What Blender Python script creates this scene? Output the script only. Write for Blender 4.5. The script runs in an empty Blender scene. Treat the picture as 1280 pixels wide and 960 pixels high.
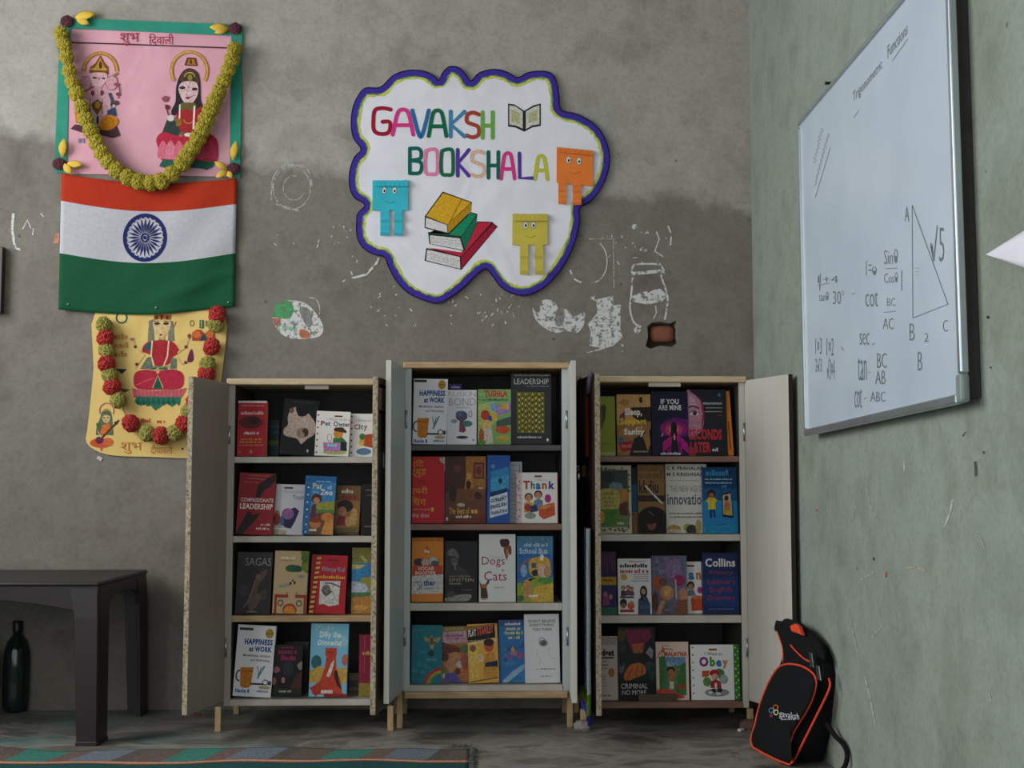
import bpy, bmesh, math, random
from mathutils import Vector, Matrix, Euler
from mathutils.geometry import tessellate_polygon

S = bpy.context.scene
COL = S.collection
PI = math.pi

# ------------------------------------------------------------------ camera
F = 1600.0                       # focal length in pixels of a 1280 x 960 frame
CAM_H = 0.741
PITCH, YAW = math.atan(125 / F), math.atan(40 / F)
cam_d = bpy.data.cameras.new('camera')
cam_d.sensor_width = 36
cam_d.lens = F / 1280 * 36
cam_d.clip_start = 0.05
cam = bpy.data.objects.new('camera', cam_d)
COL.objects.link(cam)
cam.location = (0, 0, CAM_H)
cam.rotation_euler = Euler((PI / 2 + PITCH, 0, -YAW), 'XYZ')
S.camera = cam
CM = cam.rotation_euler.to_matrix()

# ------------------------------------------------------------------ light
w = bpy.data.worlds.new('world')
S.world = w
w.use_nodes = True
bg = w.node_tree.nodes['Background']
bg.inputs[0].default_value = (0.90, 0.95, 1.0, 1)
bg.inputs[1].default_value = 1.2

def area(name, loc, rot, sx, sy, power, color):
    d = bpy.data.lights.new(name, 'AREA')
    d.shape = 'RECTANGLE'; d.size = sx; d.size_y = sy
    d.energy = power; d.color = color
    o = bpy.data.objects.new(name, d); COL.objects.link(o)
    o.location = loc; o.rotation_euler = rot
    return o
# daylight just outside the two openings of the side wall
area('window_daylight', (-2.78, 2.75, 2.05), (0, -PI / 2 + 0.30, 0), 1.5, 1.9, 46, (0.96, 0.985, 1.0))
area('doorway_daylight', (-2.78, 0.3, 1.45), (0, -PI / 2, 0), 2.0, 1.2, 34, (0.96, 0.985, 1.0))

S.view_settings.view_transform = 'Standard'
S.view_settings.look = 'None'
S.view_settings.gamma = 1
S.view_settings.use_curve_mapping = False
S.view_settings.exposure = 0.78

# ------------------------------------------------------------------ helpers
def ray(px, py):
    return CM @ Vector(((px - 640) / F, (480 - py) / F, -1))
def at(px, py, Y):
    d = ray(px, py); return cam.location + d * (Y / d.y)
def atX(px, py, X):
    d = ray(px, py); return cam.location + d * (X / d.x)
def atZ(px, py, Z=0.0):
    d = ray(px, py); return cam.location + d * ((Z - CAM_H) / d.z)
def atP(px, py, p, n):
    d = ray(px, py); return cam.location + d * ((p - cam.location).dot(n) / d.dot(n))

def lin(h, a=1.0):
    if isinstance(h, tuple):
        return h if len(h) == 4 else (*h, 1.0)
    h = h.lstrip('#')
    out = []
    for i in (0, 2, 4):
        c = int(h[i:i + 2], 16) / 255
        out.append(c / 12.92 if c <= 0.04045 else ((c + 0.055) / 1.055) ** 2.4)
    return (*out, a)

def tag(o, label=None, cat=None, group=None, kind=None):
    if label: o['label'] = label
    if cat: o['category'] = cat
    if group: o['group'] = group
    if kind: o['kind'] = kind
    return o

def empty(name, loc, label=None, cat=None, group=None, rot=None):
    o = bpy.data.objects.new(name, None); COL.objects.link(o)
    o.empty_display_size = 0.05
    o.location = loc
    if rot is not None: o.rotation_euler = rot
    return tag(o, label, cat, group)

def link_mesh(name, me, mats, parent=None, smooth=False):
    for m in (mats if isinstance(mats, (list, tuple)) else [mats]): me.materials.append(m)
    o = bpy.data.objects.new(name, me); COL.objects.link(o)
    if parent is not None: o.parent = parent
    if smooth:
        me.polygons.foreach_set('use_smooth', [True] * len(me.polygons))
    return o

class MB:
    def __init__(s): s.v = []; s.f = []; s.m = []
    def add(s, vs, fs, mi=0):
        b = len(s.v); s.v += [tuple(q) for q in vs]
        s.f += [tuple(i + b for i in f) for f in fs]; s.m += [mi] * len(fs)
        return s
    def box(s, x0, x1, y0, y1, z0, z1, mi=0, M=None, faces=None):
        vs = [Vector((x, y, z)) for z in (z0, z1) for y in (y0, y1) for x in (x0, x1)]
        if M is not None: vs = [M @ q for q in vs]
        fs = [(0, 2, 3, 1), (4, 5, 7, 6), (0, 1, 5, 4), (2, 6, 7, 3), (0, 4, 6, 2), (1, 3, 7, 5)]  # -z +z -y +y -x +x
        b = len(s.v); s.v += [tuple(q) for q in vs]
        for k, f in enumerate(fs):
            s.f.append(tuple(i + b for i in f)); s.m.append(faces[k] if faces else mi)
        return s
    def loft(s, rings, close=True, cap=True, mi=0):
        n = len(rings[0]); b = len(s.v)
        for r in rings: s.v += [tuple(q) for q in r]
        for i in range(len(rings) - 1):
            for j in range(n if close else n - 1):
                k = (j + 1) % n
                s.f.append((b + i * n + j, b + i * n + k, b + (i + 1) * n + k, b + (i + 1) * n + j)); s.m.append(mi)
        if cap:
            s.f.append(tuple(b + j for j in reversed(range(n)))); s.m.append(mi)
            s.f.append(tuple(b + (len(rings) - 1) * n + j for j in range(n))); s.m.append(mi)
        return s
    def tube(s, path, r, n=8, closed=False, mi=0):
        path = [Vector(p) for p in path]; N = len(path); rings = []
        up = Vector((0, 0, 1))
        for i, p in enumerate(path):
            if closed: t = path[(i + 1) % N] - path[i - 1]
            else: t = path[min(i + 1, N - 1)] - path[max(i - 1, 0)]
            t.normalize()
            a = t.cross(up)
            if a.length < 0.05: a = t.cross(Vector((1, 0, 0)))
            a.normalize(); c = a.cross(t)
            rr = r[i] if isinstance(r, (list, tuple)) else r
            rings.append([p + (a * math.cos(2 * PI * j / n) + c * math.sin(2 * PI * j / n)) * rr for j in range(n)])
        if closed: rings.append(rings[0])
        return s.loft(rings, cap=not closed, mi=mi)
    def lathe(s, prof, n=20, mi=0, c=(0, 0, 0)):
        rings = [[(c[0] + r * math.cos(2 * PI * j / n), c[1] + r * math.sin(2 * PI * j / n), c[2] + z) for j in range(n)] for r, z in prof]
        return s.loft(rings, mi=mi)
    def build(s, name, mats, parent=None, smooth=False, off=None, bevel=0, sub=0):
        me = bpy.data.meshes.new(name)
        v = s.v if off is None else [(q[0] - off[0], q[1] - off[1], q[2] - off[2]) for q in s.v]
        me.from_pydata(v, [], s.f)
        me.polygons.foreach_set('material_index', s.m)
        bm = bmesh.new(); bm.from_mesh(me)
        bmesh.ops.recalc_face_normals(bm, faces=bm.faces)
        bm.to_mesh(me); bm.free()
        o = link_mesh(name, me, mats, parent, smooth)
        if bevel:
            m = o.modifiers.new('bevel', 'BEVEL'); m.width = bevel; m.segments = 2; m.limit_method = 'ANGLE'
        if sub:
            m = o.modifiers.new('sub', 'SUBSURF'); m.levels = sub; m.render_levels = sub
        return o

# ---- flat print: coloured polygons in a 2D frame, mapped on to a surface
_txt = {}
def text_shape(body, bold):
    k = (body, bold)
    if k not in _txt:
        c = bpy.data.curves.new('t', 'FONT'); c.body = body; c.resolution_u = 2; c.offset = bold
        c.space_character = 1.0 + bold * 2
        o = bpy.data.objects.new('t', c)
        me = bpy.data.meshes.new_from_object(o)
        vs = [(q.co.x, q.co.y) for q in me.vertices]; fs = [tuple(p.vertices) for p in me.polygons]
        bpy.data.objects.remove(o); bpy.data.curves.remove(c); bpy.data.meshes.remove(me)
        xs = [a for a, _ in vs] or [0, 1]; ys = [b for _, b in vs] or [0, 1]
        x0, x1, y0, y1 = min(xs), max(xs), min(ys), max(ys)
        _txt[k] = ([((a - x0) / max(x1 - x0, 1e-6), (b - y0) / max(y1 - y0, 1e-6)) for a, b in vs], fs)
    return _txt[k]

class Print:
    """polygons in a picture frame (x right, y down)"""
    def __init__(s): s.v = []; s.f = []; s.c = []; s.layer = 0
    def _add(s, pts, faces, col):
        b = len(s.v); s.layer += 1
        s.v += [(x, y, s.layer) for x, y in pts]
        for f in faces: s.f.append(tuple(b + i for i in f)); s.c.append(lin(col))
    def poly(s, pts, col):
        t = tessellate_polygon([[Vector((x, y, 0)) for x, y in pts]])
        s._add(pts, t, col)
    def rect(s, x0, y0, x1, y1, col): s._add([(x0, y0), (x1, y0), (x1, y1), (x0, y1)], [(0, 1, 2, 3)], col)
    def ell(s, cx, cy, rx, ry, col, n=18):
        s._add([(cx + rx * math.cos(2 * PI * i / n), cy + ry * math.sin(2 * PI * i / n)) for i in range(n)], [tuple(range(n))], col)
    def ring(s, cx, cy, rx, ry, wd, col, a0=0, a1=360, n=32):
        A = [math.radians(a0 + (a1 - a0) * i / n) for i in range(n + 1)]
        pts = [(cx + rx * math.cos(a), cy + ry * math.sin(a)) for a in A] + [(cx + (rx - wd) * math.cos(a), cy + (ry - wd) * math.sin(a)) for a in A]
        s._add(pts, [(i, i + 1, n + 2 + i, n + 1 + i) for i in range(n)], col)
    def line(s, pts, wd, col):
        P = [Vector(p) for p in pts]; L, R = [], []
        for i, p in enumerate(P):
            t = P[min(i + 1, len(P) - 1)] - P[max(i - 1, 0)]
            if t.length < 1e-9: t = Vector((1, 0))
            t.normalize(); nrm = Vector((-t.y, t.x)) * wd / 2
            L.append(tuple(p + nrm)); R.append(tuple(p - nrm))
        n = len(P)
        s._add(L + R, [(i, i + 1, n + i + 1, n + i) for i in range(n - 1)], col)
    def text(s, body, x0, y0, x1, y1, col, bold=0.0, skew=0.0):
        vs, fs = text_shape(body, bold)
        s._add([(x0 + u * (x1 - x0), y1 - q * (y1 - y0) - skew * u) for u, q in vs], fs, col)
    def words(s, x0, y0, x1, y1, col, seed=0):
        rnd = random.Random(seed); x = x0; h = y1 - y0
        pts = []; fs = []
        while x < x1 - h * 0.3:
            e = min(x1, x + h * rnd.uniform(0.25, 0.6))
            top = y0 + (0 if rnd.random() < 0.35 else h * 0.3)
            b = len(pts); pts += [(x, top), (e, top), (e, y1), (x, y1)]; fs.append((b, b + 1, b + 2, b + 3))
            x = e + h * (0.14 if rnd.random() < 0.8 else 0.5)
        if pts: s._add(pts, fs, col)
    def art(s, items):
        for it in items:
            k = it[0]
            {'r': s.rect, 'e': s.ell, 'p': s.poly, 't': s.text, 'l': s.line, 'w': s.words, 'o': s.ring}[k](*it[1:])
    def build(s, name, mat, fmap, parent=None, off=(0, 0, 0), kind=None):
        me = bpy.data.meshes.new(name)
        off = Vector(off)
        me.from_pydata([tuple(Vector(fmap(x, y, l)) - off) for x, y, l in s.v], [], s.f)
        at_ = me.color_attributes.new('Col', 'FLOAT_COLOR', 'CORNER')
        buf = []
        for p, c in zip(me.polygons, s.c): buf += list(c) * p.loop_total
        at_.data.foreach_set('color', buf)
        o = link_mesh(name, me, mat, parent)
        if kind: o['kind'] = kind
        return o
def R(*a): return ('r',) + a
def E(*a): return ('e',) + a
def P(*a): return ('p',) + a
def T(*a): return ('t',) + a
def L(*a): return ('l',) + a
def W(*a): return ('w',) + a
def O(*a): return ('o',) + a

def smooth_loop(pts, k=4, closed=True):
    """Catmull-Rom through 2D or 3D points"""
    n = len(pts); V = [Vector(p) for p in pts]; out = []
    for i in range(n if closed else n - 1):
        if closed: a, b, c, d = V[i - 1], V[i], V[(i + 1) % n], V[(i + 2) % n]
        else: a, b, c, d = V[max(i - 1, 0)], V[i], V[i + 1], V[min(i + 2, n - 1)]
        for j in range(k):
            t = j / k
            out.append(0.5 * (2 * b + (c - a) * t + (2 * a - 5 * b + 4 * c - d) * t * t + (3 * b - a - 3 * c + d) * t ** 3))
    if not closed: out.append(V[-1])
    return [tuple(q) for q in out]

# ------------------------------------------------------------------ materials
def new_mat(name, rough=0.6, spec=0.5):
    m = bpy.data.materials.new(name); m.use_nodes = True
    nt = m.node_tree; b = nt.nodes['Principled BSDF']
    b.inputs['Roughness'].default_value = rough
    b.inputs['Specular IOR Level'].default_value = spec
    return m, nt, b
def nd(nt, typ, **kw):
    n = nt.nodes.new(typ)
    for k, v in kw.items(): setattr(n, k, v)
    return n
def noise(nt, vec, scale, detail=4, rough=0.55, dist=0.0):
    n = nd(nt, 'ShaderNodeTexNoise')
    n.inputs['Scale'].default_value = scale; n.inputs['Detail'].default_value = detail
    n.inputs['Roughness'].default_value = rough; n.inputs['Distortion'].default_value = dist
    nt.links.new(vec, n.inputs['Vector']); return n.outputs['Fac']
def ramp(nt, fac, stops, interp='LINEAR'):
    n = nd(nt, 'ShaderNodeValToRGB'); e = n.color_ramp.elements; n.color_ramp.interpolation = interp
    while len(e) > 1: e.remove(e[-1])
    e[0].position, e[0].color = stops[0][0], lin(stops[0][1])
    for p, c in stops[1:]:
        q = e.new(p); q.color = lin(c)
    nt.links.new(fac, n.inputs[0]); return n.outputs[0]
def mixc(nt, fac, a, b, mode='MIX'):
    n = nd(nt, 'ShaderNodeMix', data_type='RGBA', blend_type=mode)
    for sock, val in ((n.inputs[0], fac), (n.inputs[6], a), (n.inputs[7], b)):
        if isinstance(val, (float, int)): sock.default_value = val
        elif isinstance(val, (str, tuple)): sock.default_value = lin(val)
        else: nt.links.new(val, sock)
    return n.outputs[2]
def math_n(nt, op, a, b=0.0, c=None, clamp=False):
    n = nd(nt, 'ShaderNodeMath', operation=op, use_clamp=clamp)
    for i, val in enumerate((a, b) if c is None else (a, b, c)):
        if isinstance(val, (float, int)): n.inputs[i].default_value = val
        else: nt.links.new(val, n.inputs[i])
    return n.outputs[0]
def bump(nt, b, h, strength=0.2, dist=0.01):
    n = nd(nt, 'ShaderNodeBump'); n.inputs['Strength'].default_value = strength; n.inputs['Distance'].default_value = dist
    nt.links.new(h, n.inputs['Height']); nt.links.new(n.outputs[0], b.inputs['Normal'])
def simple(name, c1, c2=None, scale=20, rough=0.55, bmp=0.0, spec=0.5, stretch=None, metal=0.0):
    m, nt, b = new_mat(name, rough, spec)
    tc = nd(nt, 'ShaderNodeTexCoord').outputs['Object']
    if stretch:
        mp = nd(nt, 'ShaderNodeMapping'); mp.inputs['Scale'].default_value = stretch
        nt.links.new(tc, mp.inputs['Vector']); tc = mp.outputs[0]
    f = noise(nt, tc, scale, 5)
    nt.links.new(ramp(nt, f, [(0.3, c1), (0.7, c2 or c1)]), b.inputs['Base Color'])
    b.inputs['Metallic'].default_value = metal
    if bmp: bump(nt, b, f, bmp, 0.004)
    return m

def attr_mat(name, rough, alpha_noise=None, tone=(90, '#f0f0f0')):
    m, nt, b = new_mat(name, rough, 0.12)
    a = nd(nt, 'ShaderNodeVertexColor', layer_name='Col')
    tc = nd(nt, 'ShaderNodeTexCoord').outputs['Object']
    f = noise(nt, tc, tone[0], 5, 0.65)
    nt.links.new(mixc(nt, 1.0, a.outputs[0], ramp(nt, f, [(0.32, tone[1]), (0.62, '#ffffff')]), 'MULTIPLY'), b.inputs['Base Color'])
    if alpha_noise:
        g = noise(nt, tc, alpha_noise, 6, 0.7)
        al = nd(nt, 'ShaderNodeMapRange'); al.inputs[1].default_value = 0.40; al.inputs[2].default_value = 0.50
        nt.links.new(g, al.inputs[0]); nt.links.new(al.outputs[0], b.inputs['Alpha'])
    return m
M = {}
M['print'] = attr_mat('cover_print', 0.36, None, (110, '#c4bdb6'))
M['paper_print'] = attr_mat('paper_print', 0.75, None, (140, '#d2ccc8'))
M['chalk'] = attr_mat('worn_paint', 0.9, 55)
M['cloth_print'] = attr_mat('cloth_print', 0.9)
M['pages'] = simple('pages', '#cdbf9f', '#b7a884', 60, 0.9, stretch=(1, 60, 1))
M['laminate_cream'] = simple('laminate_cream', '#b7b3a8', '#b0aca1', 6, 0.42, stretch=(6, 6, 0.6))
M['laminate_taupe'] = simple('laminate_taupe', '#958a80', '#8e837a', 6, 0.45, stretch=(10, 10, 0.5))
M['laminate_grey'] = simple('laminate_grey', '#b4b9b6', '#a7aca9', 5, 0.4, stretch=(6, 6, 0.6))
M['laminate_dark'] = simple('laminate_dark', '#2c1e1b', '#3a2926', 8, 0.35, stretch=(12, 12, 0.6))
M['laminate_brown'] = simple('laminate_brown', '#6b5c52', '#5d5048', 8, 0.4, stretch=(12, 12, 0.6))
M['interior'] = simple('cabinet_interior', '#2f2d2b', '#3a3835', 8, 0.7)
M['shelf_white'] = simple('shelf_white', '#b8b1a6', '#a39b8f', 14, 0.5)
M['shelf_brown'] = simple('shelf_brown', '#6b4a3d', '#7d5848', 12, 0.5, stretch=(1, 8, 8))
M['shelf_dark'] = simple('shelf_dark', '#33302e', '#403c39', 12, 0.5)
M['pine'] = simple('pine_strip', '#b99a72', '#9b7b55', 16, 0.65, 0.1, stretch=(1, 9, 9))
M['pine_light'] = simple('pine_light', '#c3ad8c', '#ac9673', 16, 0.65, 0.1, stretch=(1, 9, 9))
M['leg_wood'] = simple('leg_wood', '#b59a72', '#8f7650', 20, 0.7, 0.1, stretch=(9, 9, 1))
M['steel'] = simple('steel', '#b8bcc0', '#9da1a6', 30, 0.3, metal=1.0)
M['alu'] = simple('aluminium', '#c3ccd0', '#b2bbc0', 12, 0.32, metal=0.85)
M['plastic_grey'] = simple('grey_plastic', '#6f7a76', '#7c8783', 30, 0.45)
M['black_fabric'] = simple('black_fabric', '#090a0b', '#0f1012', 260, 0.85, 0.2, spec=0.2)
M['orange'] = simple('orange_piping', '#e2491f', '#d03c16', 120, 0.6)
M['brown_plastic'] = simple('brown_plastic', '#1f1718', '#261d1e', 14, 0.36, spec=0.35)
M['cement_lump'] = simple('cement_lump', '#8f8a82', '#6f6a63', 40, 0.95, 0.5)
M['stone'] = simple('brick_lump', '#6d5148', '#4d3d37', 40, 0.95, 0.5)

def chip_mat():
    m, nt, b = new_mat('chipboard_edge', 0.85)
    tc = nd(nt, 'ShaderNodeTexCoord').outputs['Object']
    n1 = noise(nt, tc, 120, 3)
    c = ramp(nt, n1, [(0.30, '#4a3d31'), (0.42, '#83755f'), (0.6, '#a09279'), (0.8, '#b7ab93')])
    nt.links.new(c, b.inputs['Base Color'])
    bump(nt, b, n1, 0.4, 0.003)
    return m
M['chip'] = chip_mat()

def wall_mat(name, upper, lower, side=False):
    m, nt, b = new_mat(name, 0.92, 0.2)
    tc = nd(nt, 'ShaderNodeTexCoord').outputs['Object']
    sep = nd(nt, 'ShaderNodeSeparateXYZ'); nt.links.new(tc, sep.inputs[0])
    big = noise(nt, tc, 1.1, 5, 0.6, 0.3); mid = noise(nt, tc, 5, 6, 0.65); fine = noise(nt, tc, 70, 5, 0.7)
    if not side:
        # an older, browner coat of plaster ends in a wavy lap below a paler coat
        e = math_n(nt, 'ADD', sep.outputs[2], math_n(nt, 'MULTIPLY', sep.outputs[0], 0.10))
        e = math_n(nt, 'ADD', e, math_n(nt, 'MULTIPLY', math_n(nt, 'SUBTRACT', noise(nt, tc, 2.2, 6, 0.65), 0.5), 0.35))
        mr = nd(nt, 'ShaderNodeMapRange'); mr.inputs[1].default_value = 1.735; mr.inputs[2].default_value = 1.785
        nt.links.new(e, mr.inputs[0]); f = mr.outputs[0]
        base = mixc(nt, f, lower, upper)
    else:
        base = mixc(nt, ramp(nt, big, [(0.35, '#000000'), (0.65, '#ffffff')]), lower, upper)
    v1 = ramp(nt, mid, [(0.25, '#c4c2be'), (0.5, '#ffffff'), (0.75, '#dadbd8')])
    c = mixc(nt, 0.75, base, v1, 'MULTIPLY')
    v2 = ramp(nt, big, [(0.3, '#d8d2c8'), (0.5, '#ffffff'), (0.7, '#d3d6d6')])
    c = mixc(nt, 0.6, c, v2, 'MULTIPLY')
    v3 = ramp(nt, fine, [(0.3, '#d9d9d6'), (0.55, '#ffffff')])
    c = mixc(nt, 0.55, c, v3, 'MULTIPLY')
    # rusty smudges and pinholes
    sm = ramp(nt, noise(nt, tc, 3.1, 4, 0.6, 0.6), [(0.66, '#000000'), (0.76, '#ffffff')])
    c = mixc(nt, math_n(nt, 'MULTIPLY', sm, 0.22), c, '#6b5546')
    dots = nd(nt, 'ShaderNodeTexVoronoi'); dots.inputs['Scale'].default_value = 7.5
    nt.links.new(tc, dots.inputs['Vector'])
    dm = ramp(nt, dots.outputs['Distance'], [(0.030, '#ffffff'), (0.045, '#000000')])
    c = mixc(nt, math_n(nt, 'MULTIPLY', dm, 0.6), c, '#3d3935')
    nt.links.new(c, b.inputs['Base Color'])
    h = math_n(nt, 'ADD', math_n(nt, 'MULTIPLY', mid, 0.8), math_n(nt, 'MULTIPLY', fine, 0.35))
    bump(nt, b, h, 0.35, 0.012)
    return m
M['wall'] = wall_mat('cement_plaster', '#a39e96', '#7d776f')
M['wall_side'] = wall_mat('cement_plaster_side', '#92998e', '#868d83', True)

def floor_mat():
    m, nt, b = new_mat('cement_floor', 0.5, 0.5)
    tc = nd(nt, 'ShaderNodeTexCoord').outputs['Object']
    mp = nd(nt, 'ShaderNodeMapping'); mp.inputs['Scale'].default_value = (1, 1.6, 1); nt.links.new(tc, mp.inputs[0])
    tcs = mp.outputs[0]
    big = noise(nt, tcs, 3.4, 8, 0.68, 0.6); fine = noise(nt, tc, 45, 5, 0.7)
    c = ramp(nt, big, [(0.28, '#3f3a35'), (0.42, '#67625b'), (0.52, '#8d8982'), (0.60, '#6a655e'), (0.72, '#4a4540')])
    c = mixc(nt, 0.6, c, ramp(nt, fine, [(0.3, '#c6c6c4'), (0.6, '#ffffff')]), 'MULTIPLY')
    # spilt teal paint towards the table
    sep = nd(nt, 'ShaderNodeSeparateXYZ'); nt.links.new(tc, sep.inputs[0])
    st = ramp(nt, noise(nt, tcs, 2.9, 4, 0.6), [(0.48, '#000000'), (0.64, '#ffffff')])
    lx = nd(nt, 'ShaderNodeMapRange'); lx.inputs[1].default_value = -0.45; lx.inputs[2].default_value = -1.1
    nt.links.new(sep.outputs[0], lx.inputs[0])
    c = mixc(nt, math_n(nt, 'MULTIPLY', math_n(nt, 'MULTIPLY', st, lx.outputs[0]), 0.62), c, '#3f7470')
    nt.links.new(c, b.inputs['Base Color'])
    nt.links.new(math_n(nt, 'ADD', math_n(nt, 'MULTIPLY', big, 0.5), 0.15), b.inputs['Roughness'])
    bump(nt, b, math_n(nt, 'ADD', big, math_n(nt, 'MULTIPLY', fine, 0.3)), 0.12, 0.01)
    return m
M['floor'] = floor_mat()

# ------------------------------------------------------------------ the room
D = 4.31          # back wall
XR = 0.93         # right wall
XL = -2.6
ZC = 3.1
YB = -2.6

def struct(o): o['kind'] = 'structure'; return o
struct(MB().box(XL - 0.2, XR + 0.2, YB, D + 0.2, -0.1, 0).build('floor', M['floor']))
struct(MB().box(XL - 0.2, XR + 0.2, YB, D + 0.2, ZC, ZC + 0.1).build('ceiling', M['wall_side']))
struct(MB().box(XR, XR + 0.2, YB, D + 0.2, 0, ZC).build('wall_right', M['wall_side']))
lw = MB()
for y0, y1, z0, z1 in ((YB, -0.3, 0, ZC), (-0.3, 0.9, 2.1, ZC), (0.9, 1.8, 0, ZC), (1.8, 3.7, 0, 1.05), (1.8, 3.7, 2.55, ZC), (3.7, D + 0.2, 0, ZC)):
    lw.box(XL - 0.2, XL, y0, y1, z0, z1)
struct(lw.build('wall_left', M['wall_side']))

# back wall with a broken hole that bares a brick
rnd = random.Random(5)
hole_px = [(809, 408), (815, 403), (826, 402), (838, 404), (845, 401), (847, 410), (846, 420), (849, 429), (842, 434), (826, 432), (813, 436), (807, 433), (810, 421)]
hole = [at(x, y, D) for x, y in hole_px]
def wall_with_hole():
    bm = bmesh.new()
    outer = [bm.verts.new(q) for q in ((XL, D, 0), (XR, D, 0), (XR, D, ZC), (XL, D, ZC))]
    inner = [bm.verts.new(q) for q in hole]
    es = []
    for loop in (outer, inner):
        for i in range(len(loop)): es.append(bm.edges.new((loop[i], loop[(i + 1) % len(loop)])))
    bmesh.ops.triangle_fill(bm, use_beauty=True, use_dissolve=False, edges=es, normal=(0, -1, 0))
    c = sum(hole, Vector()) / len(hole)
    deep = [bm.verts.new(Vector((c.x + (q.x - c.x) * 0.9, D + 0.035, c.z + (q.z - c.z) * 0.9))) for q in hole]
    n = len(hole)
    for i in range(n): bm.faces.new((inner[i], inner[(i + 1) % n], deep[(i + 1) % n], deep[i]))
    bk = [bm.verts.new(q) for q in ((XL, D + 0.2, 0), (XR, D + 0.2, 0), (XR, D + 0.2, ZC), (XL, D + 0.2, ZC))]
    bm.faces.new(bk)
    for i in range(4): bm.faces.new((outer[i], outer[(i + 1) % 4], bk[(i + 1) % 4], bk[i]))
    me = bpy.data.meshes.new('wall_back'); bm.to_mesh(me); bm.free()
    return link_mesh('wall_back', me, M['wall'])
WALL = struct(wall_with_hole())
M['brick'] = simple('bare_brick', '#8a5540', '#6e3f2e', 40, 0.95, 0.5)
hc = sum(hole, Vector()) / len(hole)
br = []
for r, dy in ((1.0, 0.034), (0.95, 0.022), (0.8, 0.014), (0.5, 0.011)):
    br.append([(hc.x + 0.044 * r * math.copysign(abs(math.cos(a)) ** 0.55, math.cos(a)), D + dy, hc.z + 0.030 * r * math.copysign(abs(math.sin(a)) ** 0.55, math.sin(a)) + 0.004) for a in [2 * PI * i / 20 for i in range(20)]])
b_ = MB().loft(br).build('brick', M['brick'], WALL, True)
M['mortar_back'] = simple('dark_mortar', '#3a2c25', '#241c18', 40, 0.95, 0.4)
MB().add([(q.x, D + 0.0345, q.z) for q in hole], [tuple(range(len(hole)))]).build('mortar', M['mortar_back'], WALL)  # dark mortar sheet closing the back of the hole

# ------------------------------------------------------------------ the three cabinets
TP = 0.019
DT = 0.016
def zpx(py, Y, px=600): return at(px, py, Y).z

def cabinet(label, X0, X1, Yf, ytop, ybot, shelves, top_mat, bot_mat, doors, back_y=D - 0.03):
    zt, zb = zpx(ytop, Yf), zpx(ybot, Yf)
    root = empty('bookcase_cabinet', (X0, Yf, 0), label, 'cabinet', 'open cabinets of the small library')
    off = (X0, Yf, 0)
    fb = lambda mb, name, mats, par=root, **k: mb.build(name, mats, par, off=off if par is root else None, **k)
    I = [M['interior'], doors['edge']]
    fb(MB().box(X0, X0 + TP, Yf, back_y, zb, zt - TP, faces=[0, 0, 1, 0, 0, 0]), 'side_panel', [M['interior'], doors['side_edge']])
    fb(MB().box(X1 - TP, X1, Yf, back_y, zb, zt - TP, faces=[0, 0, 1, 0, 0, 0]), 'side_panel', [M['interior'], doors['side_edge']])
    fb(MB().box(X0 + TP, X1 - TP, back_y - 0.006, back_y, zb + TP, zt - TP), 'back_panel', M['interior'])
    fb(MB().box(X0 - 0.006, X1 + 0.004, Yf - 0.012, back_y, zt - TP, zt), 'top_panel', top_mat, bevel=0.003)
    fb(MB().box(X0 + TP, X1 - TP, Yf - 0.004, back_y - 0.006, zb, zb + TP), 'bottom_panel', bot_mat, bevel=0.0015)
    zs = []
    for yt, th, mt in shelves:
        z = zpx(yt, Yf)
        fb(MB().box(X0 + TP, X1 - TP, Yf + 0.002, back_y - 0.006, z - th, z), 'shelf', mt, bevel=0.0015)
        zs.append(z)
    zs.append(zb + TP)
    dz0, dz1 = zpx(doors['y1'], Yf), zpx(doors['y0'], Yf)
    dl = (X1 - X0) / 2 - 0.002
    made = []
    for side in (0, 1):
        th, mi, mo, me_ = doors['doors'][side]
        e = MB()
        if side == 0:
            e.box(0, dl, -DT, 0, 0, dz1 - dz0, faces=[2, 2, 1, 0, 2, 2])
        else:
            e.box(-dl, 0, -DT, 0, 0, dz1 - dz0, faces=[2, 2, 1, 0, 2, 2])
        d = e.build('door', [mi, mo, me_], root, bevel=0.0012)
        d.location = ((0 if side == 0 else X1 - X0), -0.001, dz0)
        d.rotation_euler = (0, 0, math.radians(-th if side == 0 else th))
        made.append(d)
        for hz in (0.16, (dz1 - dz0) - 0.16):     # butt hinges along the hung side
            s_ = 1 if side == 0 else -1
            MB().tube([(0, 0.0035, hz - 0.028), (0, 0.0035, hz + 0.028)], 0.0035, 8).build('hinge', M['steel'], d, True)
    return root, zs, made, (X0, X1, Yf, zb, zt, dz0, dz1)

def leg(root, x, y, ztop, wd=0.020, mat=None, zbot=0.0):
    o = Vector(root.location)
    MB().box(x - wd / 2, x + wd / 2, y, y + wd, zbot, ztop).build('leg', mat or M['leg_wood'], root, off=o, bevel=0.002)

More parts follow.
